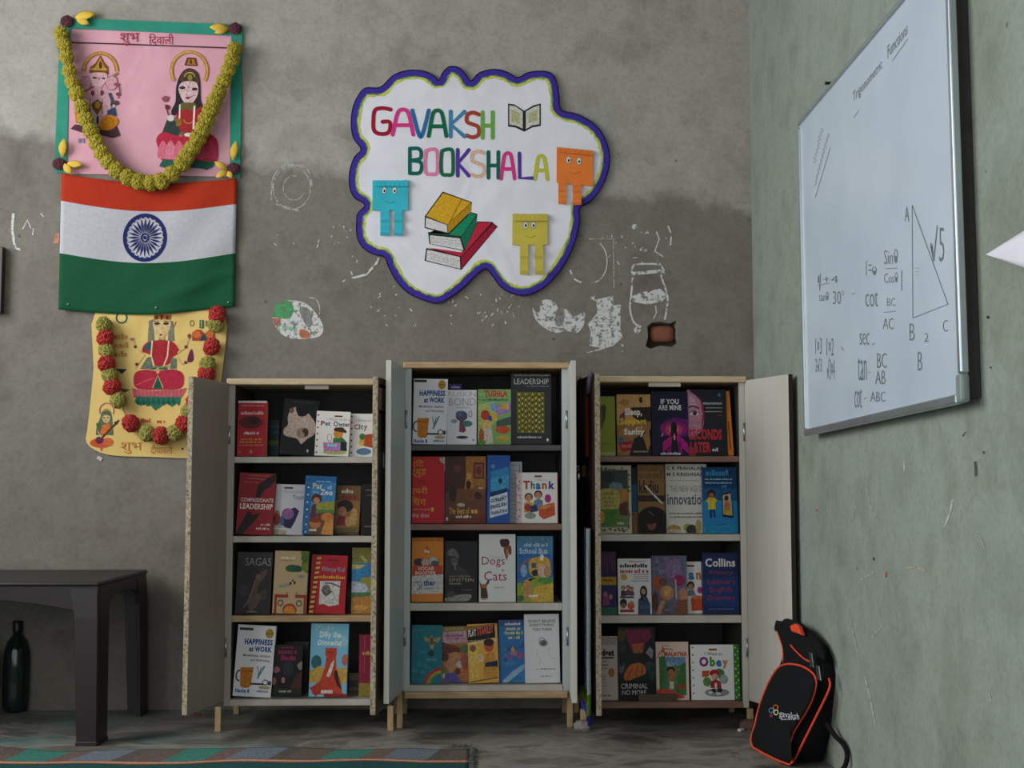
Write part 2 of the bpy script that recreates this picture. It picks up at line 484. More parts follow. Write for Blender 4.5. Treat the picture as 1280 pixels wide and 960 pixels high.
YL, YM, YRt = 3.95, 3.97, 3.95
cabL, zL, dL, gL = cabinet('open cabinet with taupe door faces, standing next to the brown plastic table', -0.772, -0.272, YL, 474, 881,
    [(571, 0.019, M['shelf_white']), (670, 0.019, M['shelf_white']), (769, 0.019, M['pine'])], M['pine_light'], M['shelf_white'],
    dict(y0=479.5, y1=875, edge=M['chip'], side_edge=M['laminate_taupe'],
         doors=[(103, M['laminate_taupe'], M['laminate_dark'], M['chip']), (81, M['laminate_taupe'], M['laminate_brown'], M['chip'])]))
cabM, zM, dM, gM = cabinet('open cabinet with pale grey door faces, tallest and between the two others', -0.232, 0.273, YM, 453, 864,
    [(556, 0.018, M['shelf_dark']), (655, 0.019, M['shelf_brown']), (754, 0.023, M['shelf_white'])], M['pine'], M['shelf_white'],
    dict(y0=460, y1=862, edge=M['laminate_cream'], side_edge=M['laminate_grey'],
         doors=[(96, M['laminate_grey'], M['laminate_dark'], M['laminate_cream']), (88, M['laminate_grey'], M['laminate_dark'], M['laminate_cream'])]))
cabR, zR, dR, gR = cabinet('open cabinet with cream door face, standing in the corner by the backpack', 0.318, 0.822, YRt, 470, 886,
    [(570, 0.018, M['shelf_brown']), (668, 0.021, M['shelf_white']), (770, 0.023, M['shelf_white'])], M['pine_light'], M['shelf_brown'],
    dict(y0=475, y1=877, edge=M['chip'], side_edge=M['laminate_cream'],
         doors=[(83, M['laminate_cream'], M['laminate_dark'], M['chip']), (108.5, M['laminate_cream'], M['laminate_dark'], M['laminate_dark'])]))
# feet: sawn pegs below each corner
for root, g, xs in ((cabL, gL, (-0.785, -0.268)), (cabM, gM, (-0.243, 0.277)), (cabR, gR, (0.3145, 0.822))):
    for x in xs:
        for y in (g[2] + (-0.022 if root is not cabM else 0.004), D - 0.09):
            zb = 0.0
            if root is cabR and y < 4.1: zb = 0.0302
            leg(root, x, y, g[3], 0.018, None, zb)
# pine batten under the middle cabinet's lowest board
MB().box(-0.228, 0.269, YM - 0.012, YM + 0.012, gM[3] - 0.020, gM[3]).build('batten', M['pine'], cabM, off=cabM.location, bevel=0.002)
# magnet catches under two of the tops
for root, g, x0, x1, mt in ((cabL, gL, 381, 411, 'laminate_taupe'), (cabR, gR, 811, 851, 'shelf_white')):
    a, b = at(x0, 485, g[2]).x, at(x1, 485, g[2]).x
    MB().box(a, b, g[2] + 0.0, g[2] + 0.02, g[4] - TP - 0.013, g[4] - TP).build('door_catch', M[mt], root, off=root.location, bevel=0.001)

# lumps below two feet
def lump(name, mat, c, rx, ry, h, label, cat, seed):
    r_ = random.Random(seed); n = 14; rings = []
    for k, (rr, z) in enumerate(((0.85, 0), (1.0, 0.25), (0.95, 0.55), (0.72, 0.85), (0.35, 1.0))):
        rings.append([(rx * rr * math.cos(2 * PI * j / n) * r_.uniform(0.86, 1.1), ry * rr * math.sin(2 * PI * j / n) * r_.uniform(0.86, 1.1), h * z * r_.uniform(0.92, 1.0)) for j in range(n)])
    o = MB().loft(rings).build(name, mat)
    o.location = c
    return tag(o, label, cat)
p = atZ(726, 903, 0); lump('cement_lump', M['cement_lump'], (0.3125, YRt - 0.014, 0), 0.028, 0.026, 0.030, 'pale cement lump under the front foot of a cabinet', 'lump', 2)
lump('brick_fragment', M['stone'], (0.822, YRt - 0.014, 0), 0.034, 0.030, 0.030, 'reddish brown brick fragment on the floor beside the backpack', 'stone', 3)
MB_ = MB().box(-0.010, 0.010, -0.006, 0.006, 0, 0.008)
o = MB_.build('chalk_piece', simple('chalk_white', '#d6d3cb', '#c9c6be', 40, 0.9), bevel=0.002)
o.location = atZ(926, 914, 0); o.rotation_euler = (0, 0, 0.7); tag(o, 'small white chalk piece on the floor by the brick fragment', 'chalk')

# hasps, padlocks and stickers on the outer door faces
def padlock(door, s, z, side, label):
    ob = empty('padlock', (0, 0, 0), label, 'padlock')
    body = MB()
    rr = []
    for zz, k in ((0, 0.8), (0.003, 1), (0.019, 1), (0.022, 0.8)):
        rr.append([(0.011 * k * math.copysign(abs(math.cos(a)) ** 0.5, math.cos(a)), 0.006 * k * math.copysign(abs(math.sin(a)) ** 0.5, math.sin(a)), zz) for a in [2 * PI * j / 16 for j in range(16)]])
    body.loft(rr).build('lock_body', M['steel'], ob, True)
    MB().tube([(-0.007, 0, 0.018), (-0.007, 0, 0.032), (-0.004, 0, 0.038), (0.004, 0, 0.038), (0.007, 0, 0.032), (0.007, 0, 0.018)], 0.0017, 8).build('shackle', M['steel'], ob, True)
    bpy.context.view_layer.update()
    mw = door.matrix_world
    ob.matrix_world = mw @ Matrix.Translation((s, -DT - 0.010, z)) @ Matrix.Rotation(math.radians(20), 4, 'Z')
    MB().box(s - 0.014, s + 0.014, -DT - 0.003, -DT - 0.0005, z + 0.030, z + 0.075).build('hasp', M['steel'], door, bevel=0.001)
    MB().tube([(s - 0.007, -DT - 0.002, z + 0.040), (s - 0.007, -DT - 0.012, z + 0.040), (s + 0.007, -DT - 0.012, z + 0.040), (s + 0.007, -DT - 0.002, z + 0.040)], 0.0016, 6).build('staple', M['steel'], door)
bpy.context.view_layer.update()
padlock(dL[1], -0.165, zpx(598, 3.78) - gL[5], 1, 'small steel padlock hanging on the door beside the taupe-faced cabinet')
padlock(dM[1], -0.125, zpx(600, 3.85) - gM[5], 1, 'small steel padlock hanging on the door of the tallest cabinet')

def door_print(door, items, name='sticker'):
    pr = Print(); pr.art(items)
    pr.build(name, M['paper_print'], lambda x, y, l: (x, -DT - 0.0006 - l * 0.0001, y), door)
H = gL[6] - gL[5]
door_print(dL[1], [R(-0.235, H - 0.105, -0.03, H - 0.02, '#171417'), R(-0.235, H - 0.095, -0.03, H - 0.030, '#b98a80'), R(-0.20, H - 0.09, -0.16, H - 0.034, '#8d7f9a'),
                   R(-0.14, H - 0.09, -0.10, H - 0.034, '#7b4a4a'), R(-0.09, H - 0.09, -0.05, H - 0.04, '#c9b9a5')])
door_print(dL[1], [E(-0.16, 0.42, 0.03, 0.035, '#8b2050'), E(-0.14, 0.43, 0.018, 0.02, '#b03a6a')])
door_print(dL[1], [O(-0.17, 0.27, 0.03, 0.045, 0.012, '#b59a2a'), O(-0.16, 0.55, 0.025, 0.04, 0.012, '#9a7a22')])
H = gR[6] - gR[5]
door_print(dR[0], [R(0.03, H - 0.17, 0.07, H - 0.03, '#8e4a86'), R(0.075, H - 0.19, 0.11, H - 0.03, '#2c7040'), R(0.115, H - 0.24, 0.165, H - 0.02, '#b5562a'), R(0.05, H - 0.26, 0.11, H - 0.2, '#4a2f78'), R(0.06, H - 0.30, 0.12, H - 0.265, '#c79a2c')], 'sticker')
# dark folded cloth tip over the door's upper corner
MB().loft([[(0.17, -DT - 0.002, H - 0.060), (0.20, -DT - 0.002, H - 0.055), (0.20, -DT - 0.010, H - 0.055), (0.17, -DT - 0.010, H - 0.060)],
           [(0.20, -DT - 0.002, H - 0.02), (0.235, -DT - 0.002, H - 0.012), (0.235, -DT - 0.014, H - 0.012), (0.20, -DT - 0.014, H - 0.02)],
           [(0.225, -DT - 0.002, H + 0.003), (0.24, -DT - 0.002, H + 0.004), (0.24, -DT - 0.010, H + 0.004), (0.225, -DT - 0.010, H + 0.003)]]).build('cloth_tip', simple('dark_cloth', '#3a3340', '#4a4252', 30, 0.9), dR[0], True)
# poster with a blue and green rim hung over the outer side of that door
po = empty('hanging_poster', (0, 0, 0), 'white poster with blue and green rim hung on the outside of a cabinet door', 'poster')
po.matrix_world = dR[0].matrix_world.copy()
prof = [(0.05, 0.004), (0.12, 0.006), (0.18, 0.006), (0.215, 0.007), (0.235, 0.012), (0.247, 0.019), (0.252, 0.026)]
zz = [0.53, 0.4, 0.28, 0.15, 0.06, 0.0, -0.028]
vs, fs = [], []
for k, z in enumerate(zz):
    for s_, d_ in prof:
        lim = 1.0 if z > 0.05 else (0.97 if z > -0.01 else 0.93)
        vs.append((s_ * (0.98 if k % 2 else 1.0) + (0.0 if z > -0.02 else 0.0), -DT - d_, z + (0.02 if s_ < 0.15 and z < 0.05 else 0)))
n = len(prof)
for k in range(len(zz) - 1):
    for j in range(n - 1): fs.append((k * n + j, k * n + j + 1, (k + 1) * n + j + 1, (k + 1) * n + j))
me = bpy.data.meshes.new('sheet'); me.from_pydata(vs, [], fs)
ca = me.color_attributes.new('Col', 'FLOAT_COLOR', 'CORNER'); buf = []
for i, p in enumerate(me.polygons):
    k, j = divmod(i, n - 1)
    c = '#c9cfd6'
    if k == len(zz) - 2: c = '#3a3590'
    elif k == len(zz) - 3: c = '#6f9a3a'
    elif j == 0: c = '#302a78'
    buf += list(lin(c)) * p.loop_total
ca.data.foreach_set('color', buf)
o = link_mesh('sheet', me, M['paper_print'], po)
m_ = o.modifiers.new('thick', 'SOLIDIFY'); m_.thickness = 0.0006; m_.offset = 0

# ------------------------------------------------------------------ moulded plastic table
tY0, tY1, tX0, tH = 3.735, 4.27, -2.02, 0.461
tX1 = at(125, 725, tY0).x
tb = empty('plastic_table', ((tX0 + tX1) / 2, (tY0 + tY1) / 2, 0), 'low dark brown moulded plastic table against the plaster wall', 'table')
to = tb.location
MB().box(tX0, tX1, tY0, tY1, tH - 0.014, tH).build('table_top', M['brown_plastic'], tb, off=to, bevel=0.006)
pr = Print()
def apron(a, b, drop0, drop1, inward):
    # a panel below the rim, deep at both legs and shallow at mid span
    a, b = Vector(a), Vector(b); n = 12; up = Vector((0, 0, 1)); v1 = []; N_ = Vector(inward) * 0.012
    rings = []
    for i in range(n + 1):
        t = i / n; p = a.lerp(b, t); e = abs(2 * t - 1) ** 2.2
        dz = drop1 + (drop0 - drop1) * e
        rings.append([p, p + N_, p + N_ - up * dz, p - up * dz])
    return MB().loft(rings)
zt = tH - 0.012
for a, b, inw in (((tX0 + 0.004, tY0 + 0.004, zt), (tX1 - 0.004, tY0 + 0.004, zt), (0, 1, 0)), ((tX0 + 0.004, tY1 - 0.004, zt), (tX1 - 0.004, tY1 - 0.004, zt), (0, -1, 0)),
                  ((tX1 - 0.004, tY0 + 0.016, zt), (tX1 - 0.004, tY1 - 0.016, zt), (-1, 0, 0)), ((tX0 + 0.004, tY0 + 0.016, zt), (tX0 + 0.004, tY1 - 0.016, zt), (1, 0, 0))):
    apron(a, b, 0.085, 0.035, inw).build('apron', M['brown_plastic'], tb, off=to, bevel=0.002)
for sx in (0, 1):
    for sy in (0, 1):
        cx, cy = (tX0, tX1)[sx], (tY0, tY1)[sy]; dx, dy = (1, -1)[sx], (1, -1)[sy]
        rings = []
        for z, wx, wy, spl in ((0.0, 0.066, 0.095, 0.010), (0.010, 0.066, 0.095, 0.010), (0.011, 0.062, 0.090, 0.008), (0.36, 0.072, 0.100, 0.001), (tH - 0.02, 0.085, 0.115, -0.003)):
            ox, oy = cx - dx * spl, cy - dy * (spl if sy == 0 else 0.3 * spl)
            t_ = 0.014; w_, h_ = dx * wx, dy * wy
            q = [(0, 0), (w_, 0), (w_, dy * t_), (dx * t_, dy * t_), (dx * t_, h_), (0, h_)]
            q = [(dx * 0.006, 0)] + q[1:] + [(0, dy * 0.006)]
            rings.append([(ox + a, oy + b, z) for a, b in q])
        MB().loft(rings).build('leg', M['brown_plastic'], tb, off=to, bevel=0.002)

# bottles in the shade below it
M['dark_glass'] = simple('dark_green_glass', '#16211f', '#1c2a28', 20, 0.12)
M['black_plastic'] = simple('black_plastic', '#0d0d0e', '#151516', 30, 0.4)
def bottle(c, k, label):
    e = empty('bottle', c, label, 'bottle')
    MB().lathe([(0.032 * k, 0), (0.039 * k, 0.006 * k), (0.041 * k, 0.05 * k), (0.042 * k, 0.14 * k), (0.040 * k, 0.19 * k), (0.031 * k, 0.222 * k), (0.014 * k, 0.243 * k), (0.013 * k, 0.262 * k)], 24).build('glass_body', M['dark_glass'], e, True)
    MB().lathe([(0.0155 * k, 0), (0.016 * k, 0.003), (0.016 * k, 0.032 * k), (0.014 * k, 0.035 * k)], 20).build('cap', M['black_plastic'], e, True).location = (0, 0, 0.252 * k)
p = atZ(19, 889, 0); bottle((p.x, p.y, 0), 1.02, 'dark green bottle with black cap standing under the plastic table')
p = atZ(-7, 891, 0); bottle((p.x - 0.026, p.y - 0.02, 0), 0.94, 'dark bottle half hidden at the far side of the capped one')

# ------------------------------------------------------------------ mat on the floor
def rug():
    rx0, rx1, ry0, ry1 = -2.3, -0.025, 1.6, atZ(400, 938, 0).y
    root = empty('woven_mat', ((rx0 + rx1) / 2, (ry0 + ry1) / 2, 0), 'woven cotton mat with teal, grey and orange stripes and frayed end', 'mat')
    r_ = random.Random(9)
    nx, ny = 150, 60
    vs, fs = [], []
    def hgt(x, y):
        h = 0.006 + 0.0025 * math.sin(x * 7 + y * 5) + 0.002 * math.sin(x * 17 - y * 9)
        d = (x + 1.215 - (y - ry1) * 1.2)
        if y > ry1 - 0.17: h += 0.026 * math.exp(-(d / 0.035) ** 2) * (1 - abs(y - (ry1 - 0.085)) / 0.085)
        return max(h, 0.003)
    for j in range(ny + 1):
        for i in range(nx + 1):
            t = (j / ny) ** 0.45
            x = rx0 + (rx1 - rx0) * i / nx; y = ry0 + (ry1 - ry0) * t
            wob = 0.008 * math.sin(x * 6) + 0.004 * math.sin(x * 23)
            y2 = y + wob * t; vs.append((x, y2, hgt(x, y2)))
    for j in range(ny):
        for i in range(nx): fs.append((j * (nx + 1) + i, j * (nx + 1) + i + 1, (j + 1) * (nx + 1) + i + 1, (j + 1) * (nx + 1) + i))
    m, nt, b = new_mat('woven_stripes', 0.95, 0.1)
    tc = nd(nt, 'ShaderNodeTexCoord').outputs['Object']
    sep = nd(nt, 'ShaderNodeSeparateXYZ'); nt.links.new(tc, sep.inputs[0])
    wig = math_n(nt, 'MULTIPLY', math_n(nt, 'SUBTRACT', noise(nt, tc, 5, 3), 0.5), 0.02)
    yy = math_n(nt, 'ADD', sep.outputs[1], wig)
    fr = math_n(nt, 'FRACT', math_n(nt, 'MULTIPLY', math_n(nt, 'SUBTRACT', yy, ry1 - (ry0 + ry1) / 2), 1 / 0.36))
    weft = ramp(nt, fr, [(0.0, '#3a8a80'), (0.22, '#24504f'), (0.50, '#c0602f'), (0.53, '#b9b0a4'), (0.56, '#c4622f'), (0.585, '#5f5854'), (0.62, '#6a6560')], 'CONSTANT')
    fx = math_n(nt, 'FRACT', math_n(nt, 'MULTIPLY', math_n(nt, 'ADD', sep.outputs[0], math_n(nt, 'MULTIPLY', sep.outputs[1], -0.25)), 1 / 0.42))
    warp = ramp(nt, fx, [(0.0, '#6d5a52'), (0.22, '#2a8a7a'), (0.48, '#7a5f56'), (0.62, '#74828e'), (0.9, '#5c534e')], 'CONSTANT')
    pk_ = ramp(nt, fr, [(0.0, '#3a3a3a'), (0.50, '#181818'), (0.59, '#d8d8d8')], 'CONSTANT')
    c = mixc(nt, pk_, weft, warp)
    c = mixc(nt, 0.7, c, ramp(nt, noise(nt, tc, 160, 3), [(0.3, '#9a9a9a'), (0.7, '#ffffff')]), 'MULTIPLY')
    nt.links.new(c, b.inputs['Base Color'])
    bump(nt, b, noise(nt, tc, 220, 2), 0.5, 0.003)
    mb = MB(); mb.add(vs, fs)
    o = mb.build('weave', m, root, True, off=root.location)
    md = o.modifiers.new('thick', 'SOLIDIFY'); md.thickness = 0.004; md.offset = -1
    fr_ = MB()
    for k in range(150):
        y = r_.uniform(ry1 - 0.42, ry1 + 0.004); ln = r_.uniform(0.006, 0.022)
        fr_.tube([(rx1 - 0.002, y, 0.006), (rx1 + ln * 0.6, y + r_.uniform(-0.006, 0.006), 0.008), (rx1 + ln, y + r_.uniform(-0.012, 0.012), 0.003)], 0.0009, 4)
    for k in range(40):
        y = ry1 + r_.uniform(-0.002, 0.006); x = rx1 - r_.uniform(0.0, 0.06)
        fr_.tube([(x, y, 0.006), (x + r_.uniform(-.006, .01), y + r_.uniform(0.005, .018), r_.uniform(0.006, 0.018))], 0.0009, 4)
    q = fr_.build('fringe', simple('fringe_thread', '#5a5550', '#2f3a3a', 60, 0.95), root, off=root.location)
    q['kind'] = 'stuff'
rug()
o = MB().loft([[(0.016 * r * math.cos(2 * PI * j / 10), 0.009 * r * math.sin(2 * PI * j / 10), z) for j in range(10)] for r, z in ((0.8, 0), (1, 0.002), (0.7, 0.005), (0.2, 0.006))]).build('flower_petal', simple('petal_red', '#a8452c', '#8f3a26', 60, 0.8), None, True)
o.location = atZ(246, 894, 0); tag(o, 'fallen orange red petal on the floor below the open taupe door', 'petal')

# ------------------------------------------------------------------ books
COVER = {}
def cover_mat(c):
    if c not in COVER: COVER[c] = simple('cover_' + c.strip('#'), c, c, 30, 0.36, spec=0.12)
    return COVER[c]
LEAN = math.radians(5)
def book(cab, row, origin, bb, bgc, art, label, d=0.0, tilt=0.0, t=0.014, spine=None, lean=LEAN):
    g, zs = cab
    x0, y0, x1, y1 = bb
    ox, oy = origin
    Yb = g[2] + 0.018 + d
    pa, pb = at(ox + x0 / 6.4, oy + y1 / 6.4, Yb), at(ox + x1 / 6.4, oy + y1 / 6.4, Yb)
    lo, hi = g[0] + TP + 0.003, g[1] - TP - 0.003
    xa, xb = max(pa.x, lo), min(pb.x, hi)
    z = zs[row]
    h = at(ox + (x0 + x1) / 12.8, oy + y0 / 6.4, Yb + 0.012).z - z
    a = math.radians(tilt)
    if a: h = h / math.cos(a)
    wd = (xb - xa)
    root = empty('book', ((xa + xb) / 2, Yb, z + t * math.sin(lean) + abs(math.sin(a)) * wd / 2 + 0.0004), label, 'book', 'books shown face out on the cabinet shelves')
    root.rotation_euler = (Matrix.Rotation(-lean, 3, 'X') @ Matrix.Rotation(a, 3, 'Y')).to_euler()
    hw = wd / 2; c = 0.0011
    mb = MB()
    mb.box(-hw, hw, 0, c, 0, h); mb.box(-hw, hw, t - c, t, 0, h)
    mb.box(-hw, -hw + c, c, t - c, 0, h, mi=1)
    mb.build('cover', [cover_mat(bgc), cover_mat(spine or bgc)], root)
    MB().box(-hw + c, hw - 0.002, c, t - c, 0.0015, h - 0.0015).build('pages', M['pages'], root)
    if art:
        pr = Print(); pr.art(art)
        sx, sy = wd / (x1 - x0), h / (y1 - y0)
        def fm(x, y, l):
            return (min(max((x - x0) * sx - hw, -hw), hw), -0.0003 - l * 0.000015, min(max((y1 - y) * sy, 0), h))
        pr.build('cover_print', M['print'], fm, root)
    return root
CL, CMd, CR = (gL, zL), (gM, zM), (gR, zR)
SK, DK, WH = '#c08a68', '#201a1a', '#d9d4cc'

def person(x, y, s, hair, top, bottom=None, skin=SK):
    """small printed figure: y is the head centre, s the head radius"""
    q = [E(x, y - s * 0.15, s * 1.12, s * 1.1, hair), E(x, y + s * 0.1, s * 0.85, s * 0.95, skin),
         P([(x - s * 1.3, y + s * 4), (x - s * 1.2, y + s * 1.5), (x, y + s * 0.9), (x + s * 1.2, y + s * 1.5), (x + s * 1.3, y + s * 4)], top),
         E(x - s * 0.35, y + s * 0.05, s * 0.1, s * 0.13, DK), E(x + s * 0.35, y + s * 0.05, s * 0.1, s * 0.13, DK)]
    if bottom: q += [R(x - s * 1.0, y + s * 4, x - s * 0.15, y + s * 6.3, bottom), R(x + s * 0.15, y + s * 4, x + s * 1.0, y + s * 6.3, bottom)]
    return q
def dots(x0, y0, x1, y1, nx, ny, r, col):
    return [E(x0 + (x1 - x0) * (i / max(nx - 1, 1)), y0 + (y1 - y0) * (j / max(ny - 1, 1)), r, r, col, 8) for i in range(nx) for j in range(ny)]
def blobs(x0, y0, x1, y1, n, cols, seed, r0=12, r1=34):
    k = random.Random(seed)
    return [E(k.uniform(x0, x1), k.uniform(y0, y1), k.uniform(r0, r1), k.uniform(r0, r1) * 0.8, k.choice(cols), 12) for _ in range(n)]

# --- left cabinet, first shelf
o1 = (285, 480)
book(CL, 0, o1, (70, 140, 300, 585), '#a3121f', [R(70, 140, 300, 158, '#cfc6c0'), W(95, 172, 275, 186, '#c9817f', 1), W(95, 225, 275, 252, '#dcb6b0', 2),
     E(175, 315, 95, 50, '#5a1512'), E(205, 300, 40, 36, '#3c100e'), W(122, 390, 242, 412, '#e8d5d0', 8), R(80, 424, 290, 428, '#c03030'),
     W(100, 440, 268, 458, '#d9892c', 3), W(90, 465, 272, 480, '#d9892c', 4), W(85, 492, 280, 502, '#c9817f', 5), E(182, 550, 10, 14, '#d88a80'), E(92, 552, 12, 10, '#c25050')],
     'bright red paperback with yellow lines and dark oval picture', d=0.0, t=0.036, lean=math.radians(3))
book(CL, 0, o1, (322, 292, 402, 575), '#34404a', [R(322, 330, 402, 352, '#4a6070'), R(322, 372, 402, 395, '#2b5f70'), R(322, 450, 402, 486, '#6b7a34'), R(322, 510, 402, 530, '#39465c')],
     'dim blue grey book with banded cover behind the black flower book', d=0.10, t=0.02)
book(CL, 0, o1, (405, 138, 690, 585), '#151516', [W(470, 150, 640, 168, '#3a3432', 6),
     P(smooth_loop([(470, 215), (520, 205), (545, 235), (600, 240), (640, 280), (672, 320), (680, 370), (668, 415), (620, 450), (575, 495), (540, 455), (480, 445), (430, 430), (425, 385), (455, 345), (445, 290)], 3), '#cbb3a4'),
     P(smooth_loop([(505, 205), (560, 195), (610, 225), (590, 265), (540, 275), (515, 245)], 3), '#17131a'), P(smooth_loop([(450, 225), (480, 210), (490, 235), (470, 258)], 3), '#7a5a52'),
     E(575, 405, 46, 42, '#9c7f70'), E(600, 400, 26, 34, '#4a332a'), E(575, 425, 20, 26, '#b59683'), L([(575, 450), (570, 480)], 8, '#e2d3c6'), E(632, 545, 8, 13, '#d8d0c8')],
     'black paperback with a cream flower shape on the cover', d=0.045, tilt=4.5, t=0.018)
book(CL, 0, o1, (690, 226, 962, 585), WH, dots(705, 260, 700, 560, 1, 7, 8, '#8a5b6a') + [R(835, 258, 900, 270, '#7a2f33'), T('I Want to be a', 775, 278, 960, 300, '#8fa2b0'),
     T('P', 728, 305, 760, 345, '#b02a48', 0.03), T('et', 762, 310, 805, 345, '#3a6a90', 0.03), T('O', 830, 305, 868, 348, '#7a3a86', 0.03), T('wn', 870, 320, 925, 348, '#2f7f6a', 0.03), T('er', 927, 320, 960, 348, '#b02a48', 0.03),
     E(850, 555, 95, 20, '#a9b56a'), P([(830, 540), (835, 440), (900, 430), (935, 460), (950, 545)], '#2f7a40'), E(872, 405, 38, 36, '#d58a35'), P([(832, 368), (850, 355), (905, 352), (940, 385), (935, 398), (840, 385)], '#4a2f1c'),
     P([(755, 480), (900, 475), (905, 545), (765, 550)], '#b77ab5'), R(790, 488, 870, 512, '#8fc2d6'), O(805, 440, 20, 34, 5, '#c97f8a'), R(895, 470, 945, 540, '#1f2a22')],
     'white square picture book with an orange animal in a brown hat', d=0.0, tilt=2.0, t=0.010)
book(CL, 0, o1, (968, 240, 1235, 585), WH, dots(985, 262, 980, 555, 1, 7, 8, '#6b5a6a') + [T('I Want to be a', 1020, 285, 1200, 305, '#8fa2b0'), T('C', 1006, 325, 1040, 368, '#c03040', 0.03), T('i', 1044, 325, 1054, 368, '#2f7f4a', 0.03), T('t', 1058, 328, 1076, 368, '#3a6ab0', 0.03), T('y', 1080, 335, 1112, 380, '#b07a2a', 0.03),
     E(1085, 545, 60, 28, '#5f7fa0'), E(1070, 470, 26, 34, '#e0b050'), E(1072, 425, 24, 26, '#3f7a3a'), P([(1085, 500), (1090, 410), (1160, 400), (1170, 520)], '#b8502a')],
     'white square picture book partly hidden behind a chipboard door edge', d=0.020, tilt=0, t=0.010)

# --- left cabinet, second shelf
o2 = (285, 580)
book(CL, 1, o2, (60, 82, 350, 580), '#8a1620', [W(135, 96, 300, 106, '#b56a6a', 1), W(118, 122, 272, 134, '#b56a6a', 2), W(100, 150, 215, 162, '#b56a6a', 3),
     P([(200, 250), (215, 180), (260, 140), (330, 90), (350, 85), (350, 140), (310, 190), (270, 215), (235, 280), (205, 285)], '#211314'),
     P([(60, 560), (110, 470), (140, 400), (170, 400), (180, 425), (250, 400), (220, 450), (180, 500), (130, 560), (110, 580), (60, 580)], '#211314'),
     T('COMPASSIONATE', 84, 285, 345, 318, '#e0cfc9', 0.02), T('LEADERSHIP', 80, 330, 342, 376, '#ecdcd6', 0.03), W(255, 488, 332, 505, '#dcc6c2', 5), W(220, 520, 332, 538, '#dcc6c2', 6)],
     'dark red paperback with white capitals and black brush shapes', d=0.0, tilt=2.2, t=0.02)
book(CL, 1, o2, (345, 168, 600, 580), '#cfcace', [R(430, 190, 500, 204, '#5a4a4a'), T('I Want to tell the', 415, 215, 590, 240, '#9aa0a8'), T('Truth', 500, 255, 600, 292, '#8c96a8', 0.03),
     P([(490, 370), (525, 355), (560, 385), (530, 470), (500, 530), (440, 520), (420, 440)], '#2f2a58'), E(470, 410, 50, 46, '#8f6aa0'), E(480, 395, 24, 30, '#b06a9a'), E(385, 420, 22, 40, '#cf8a3a'), E(385, 460, 28, 55, '#a83a32'), E(425, 470, 16, 50, '#3f6a9a'), E(400, 515, 52, 14, '#b9b2ac'),
     P([(345, 580), (350, 535), (470, 545), (465, 580)], '#b9b39a')],
     'white picture book with a violet shape and children on the cover', d=0.030, tilt=1.5, t=0.010)
book(CL, 1, o2, (590, 104, 838, 580), '#2e6ea8', [P([(640, 170), (890, 160), (838, 360), (640, 360)], '#3f87bd'), R(590, 104, 642, 580, '#2d6da3')] + dots(618, 200, 610, 560, 1, 7, 7, '#dbe6ee') + [R(642, 104, 838, 150, '#2566a0'), W(680, 140, 800, 152, '#9cc0dd', 3),
     T('Pat', 652, 165, 730, 210, '#dcd9b0', 0.02), T('at', 770, 178, 808, 208, '#a6c8e4', 0.02), T('the', 655, 222, 700, 248, '#9cc4e2'), T('Zoo', 715, 212, 815, 258, '#e6e9ee', 0.03),
     P([(642, 375), (700, 330), (770, 310), (838, 305), (838, 380)], '#9a9a3a'), R(642, 375, 838, 410, '#5f7f4a'), P([(642, 410), (838, 400), (838, 580), (642, 580)], '#6b4a36'), E(690, 290, 42, 40, '#5a2a22'), E(690, 305, 26, 28, '#c08a68'), P([(650, 440), (655, 345), (690, 330), (690, 440)], '#5a2f50'),
     E(785, 435, 50, 36, '#c97a38'), E(690, 490, 46, 42, '#c07a4a'), E(690, 462, 46, 24, '#8a3a22'), P([(740, 570), (770, 470), (835, 450), (838, 580)], '#cf8f45'), R(645, 535, 705, 552, '#d8cfc4')],
     'blue picture book with a dotted spine and a child among animals', d=0.0, tilt=2.5, t=0.014)
book(CL, 1, o2, (842, 178, 1045, 575), '#8a6438', [R(842, 178, 1045, 300, '#7b5a30'), W(890, 207, 985, 240, '#e0d6c4', 2), R(890, 258, 1010, 292, '#8f2f22'), E(925, 345, 64, 50, '#2a1c16'), E(905, 392, 34, 42, '#b07f55'),
     P([(860, 500), (880, 420), (930, 430), (940, 500)], '#8c2a26'), E(1000, 430, 30, 70, '#c49558'), E(960, 470, 30, 42, '#c49a62'), P([(842, 530), (1045, 510), (1045, 560), (842, 560)], '#6f6034'), R(842, 552, 1045, 575, '#5a4a2c')],
     'brown storybook with two seated figures and a red title strip', d=0.040, tilt=2.0, t=0.012)
book(CL, 1, o2, (1062, 165, 1235, 580), '#171516', [W(1095, 205, 1200, 220, '#6f6a66', 2), R(1098, 250, 1180, 262, '#4a4644'), W(1090, 505, 1190, 515, '#8f8a84', 4)],
     'black book beside the chipboard door edge on the second shelf', d=0.010, tilt=0, t=0.02)

# --- left cabinet, third shelf
o3 = (285, 675)
book(CL, 2, o3, (55, 105, 330, 590), '#2a2426', [P([(90, 130), (200, 110), (330, 105), (330, 200), (90, 200)], '#353033'), T('SAGAS', 120, 150, 328, 212, '#8f8a8c', 0.0),
     P(smooth_loop([(180, 580), (150, 480), (190, 380), (200, 320), (250, 260), (300, 240), (280, 300), (240, 350), (225, 420), (270, 440), (230, 520)], 3), '#5c4a40'), P(smooth_loop([(70, 420), (110, 360), (160, 400), (130, 460)], 3), '#3c3638'), P(smooth_loop([(250, 420), (300, 400), (290, 480), (260, 470)], 3), '#463c38'), E(225, 300, 18, 24, '#6f564a'), W(150, 566, 230, 576, '#8f8a88', 4), L([(205, 330), (170, 470), (120, 540)], 8, '#7a6a5c')],
     'charcoal book with a shadowy brown figure and grey capitals', d=0.0, tilt=1.0, t=0.026)
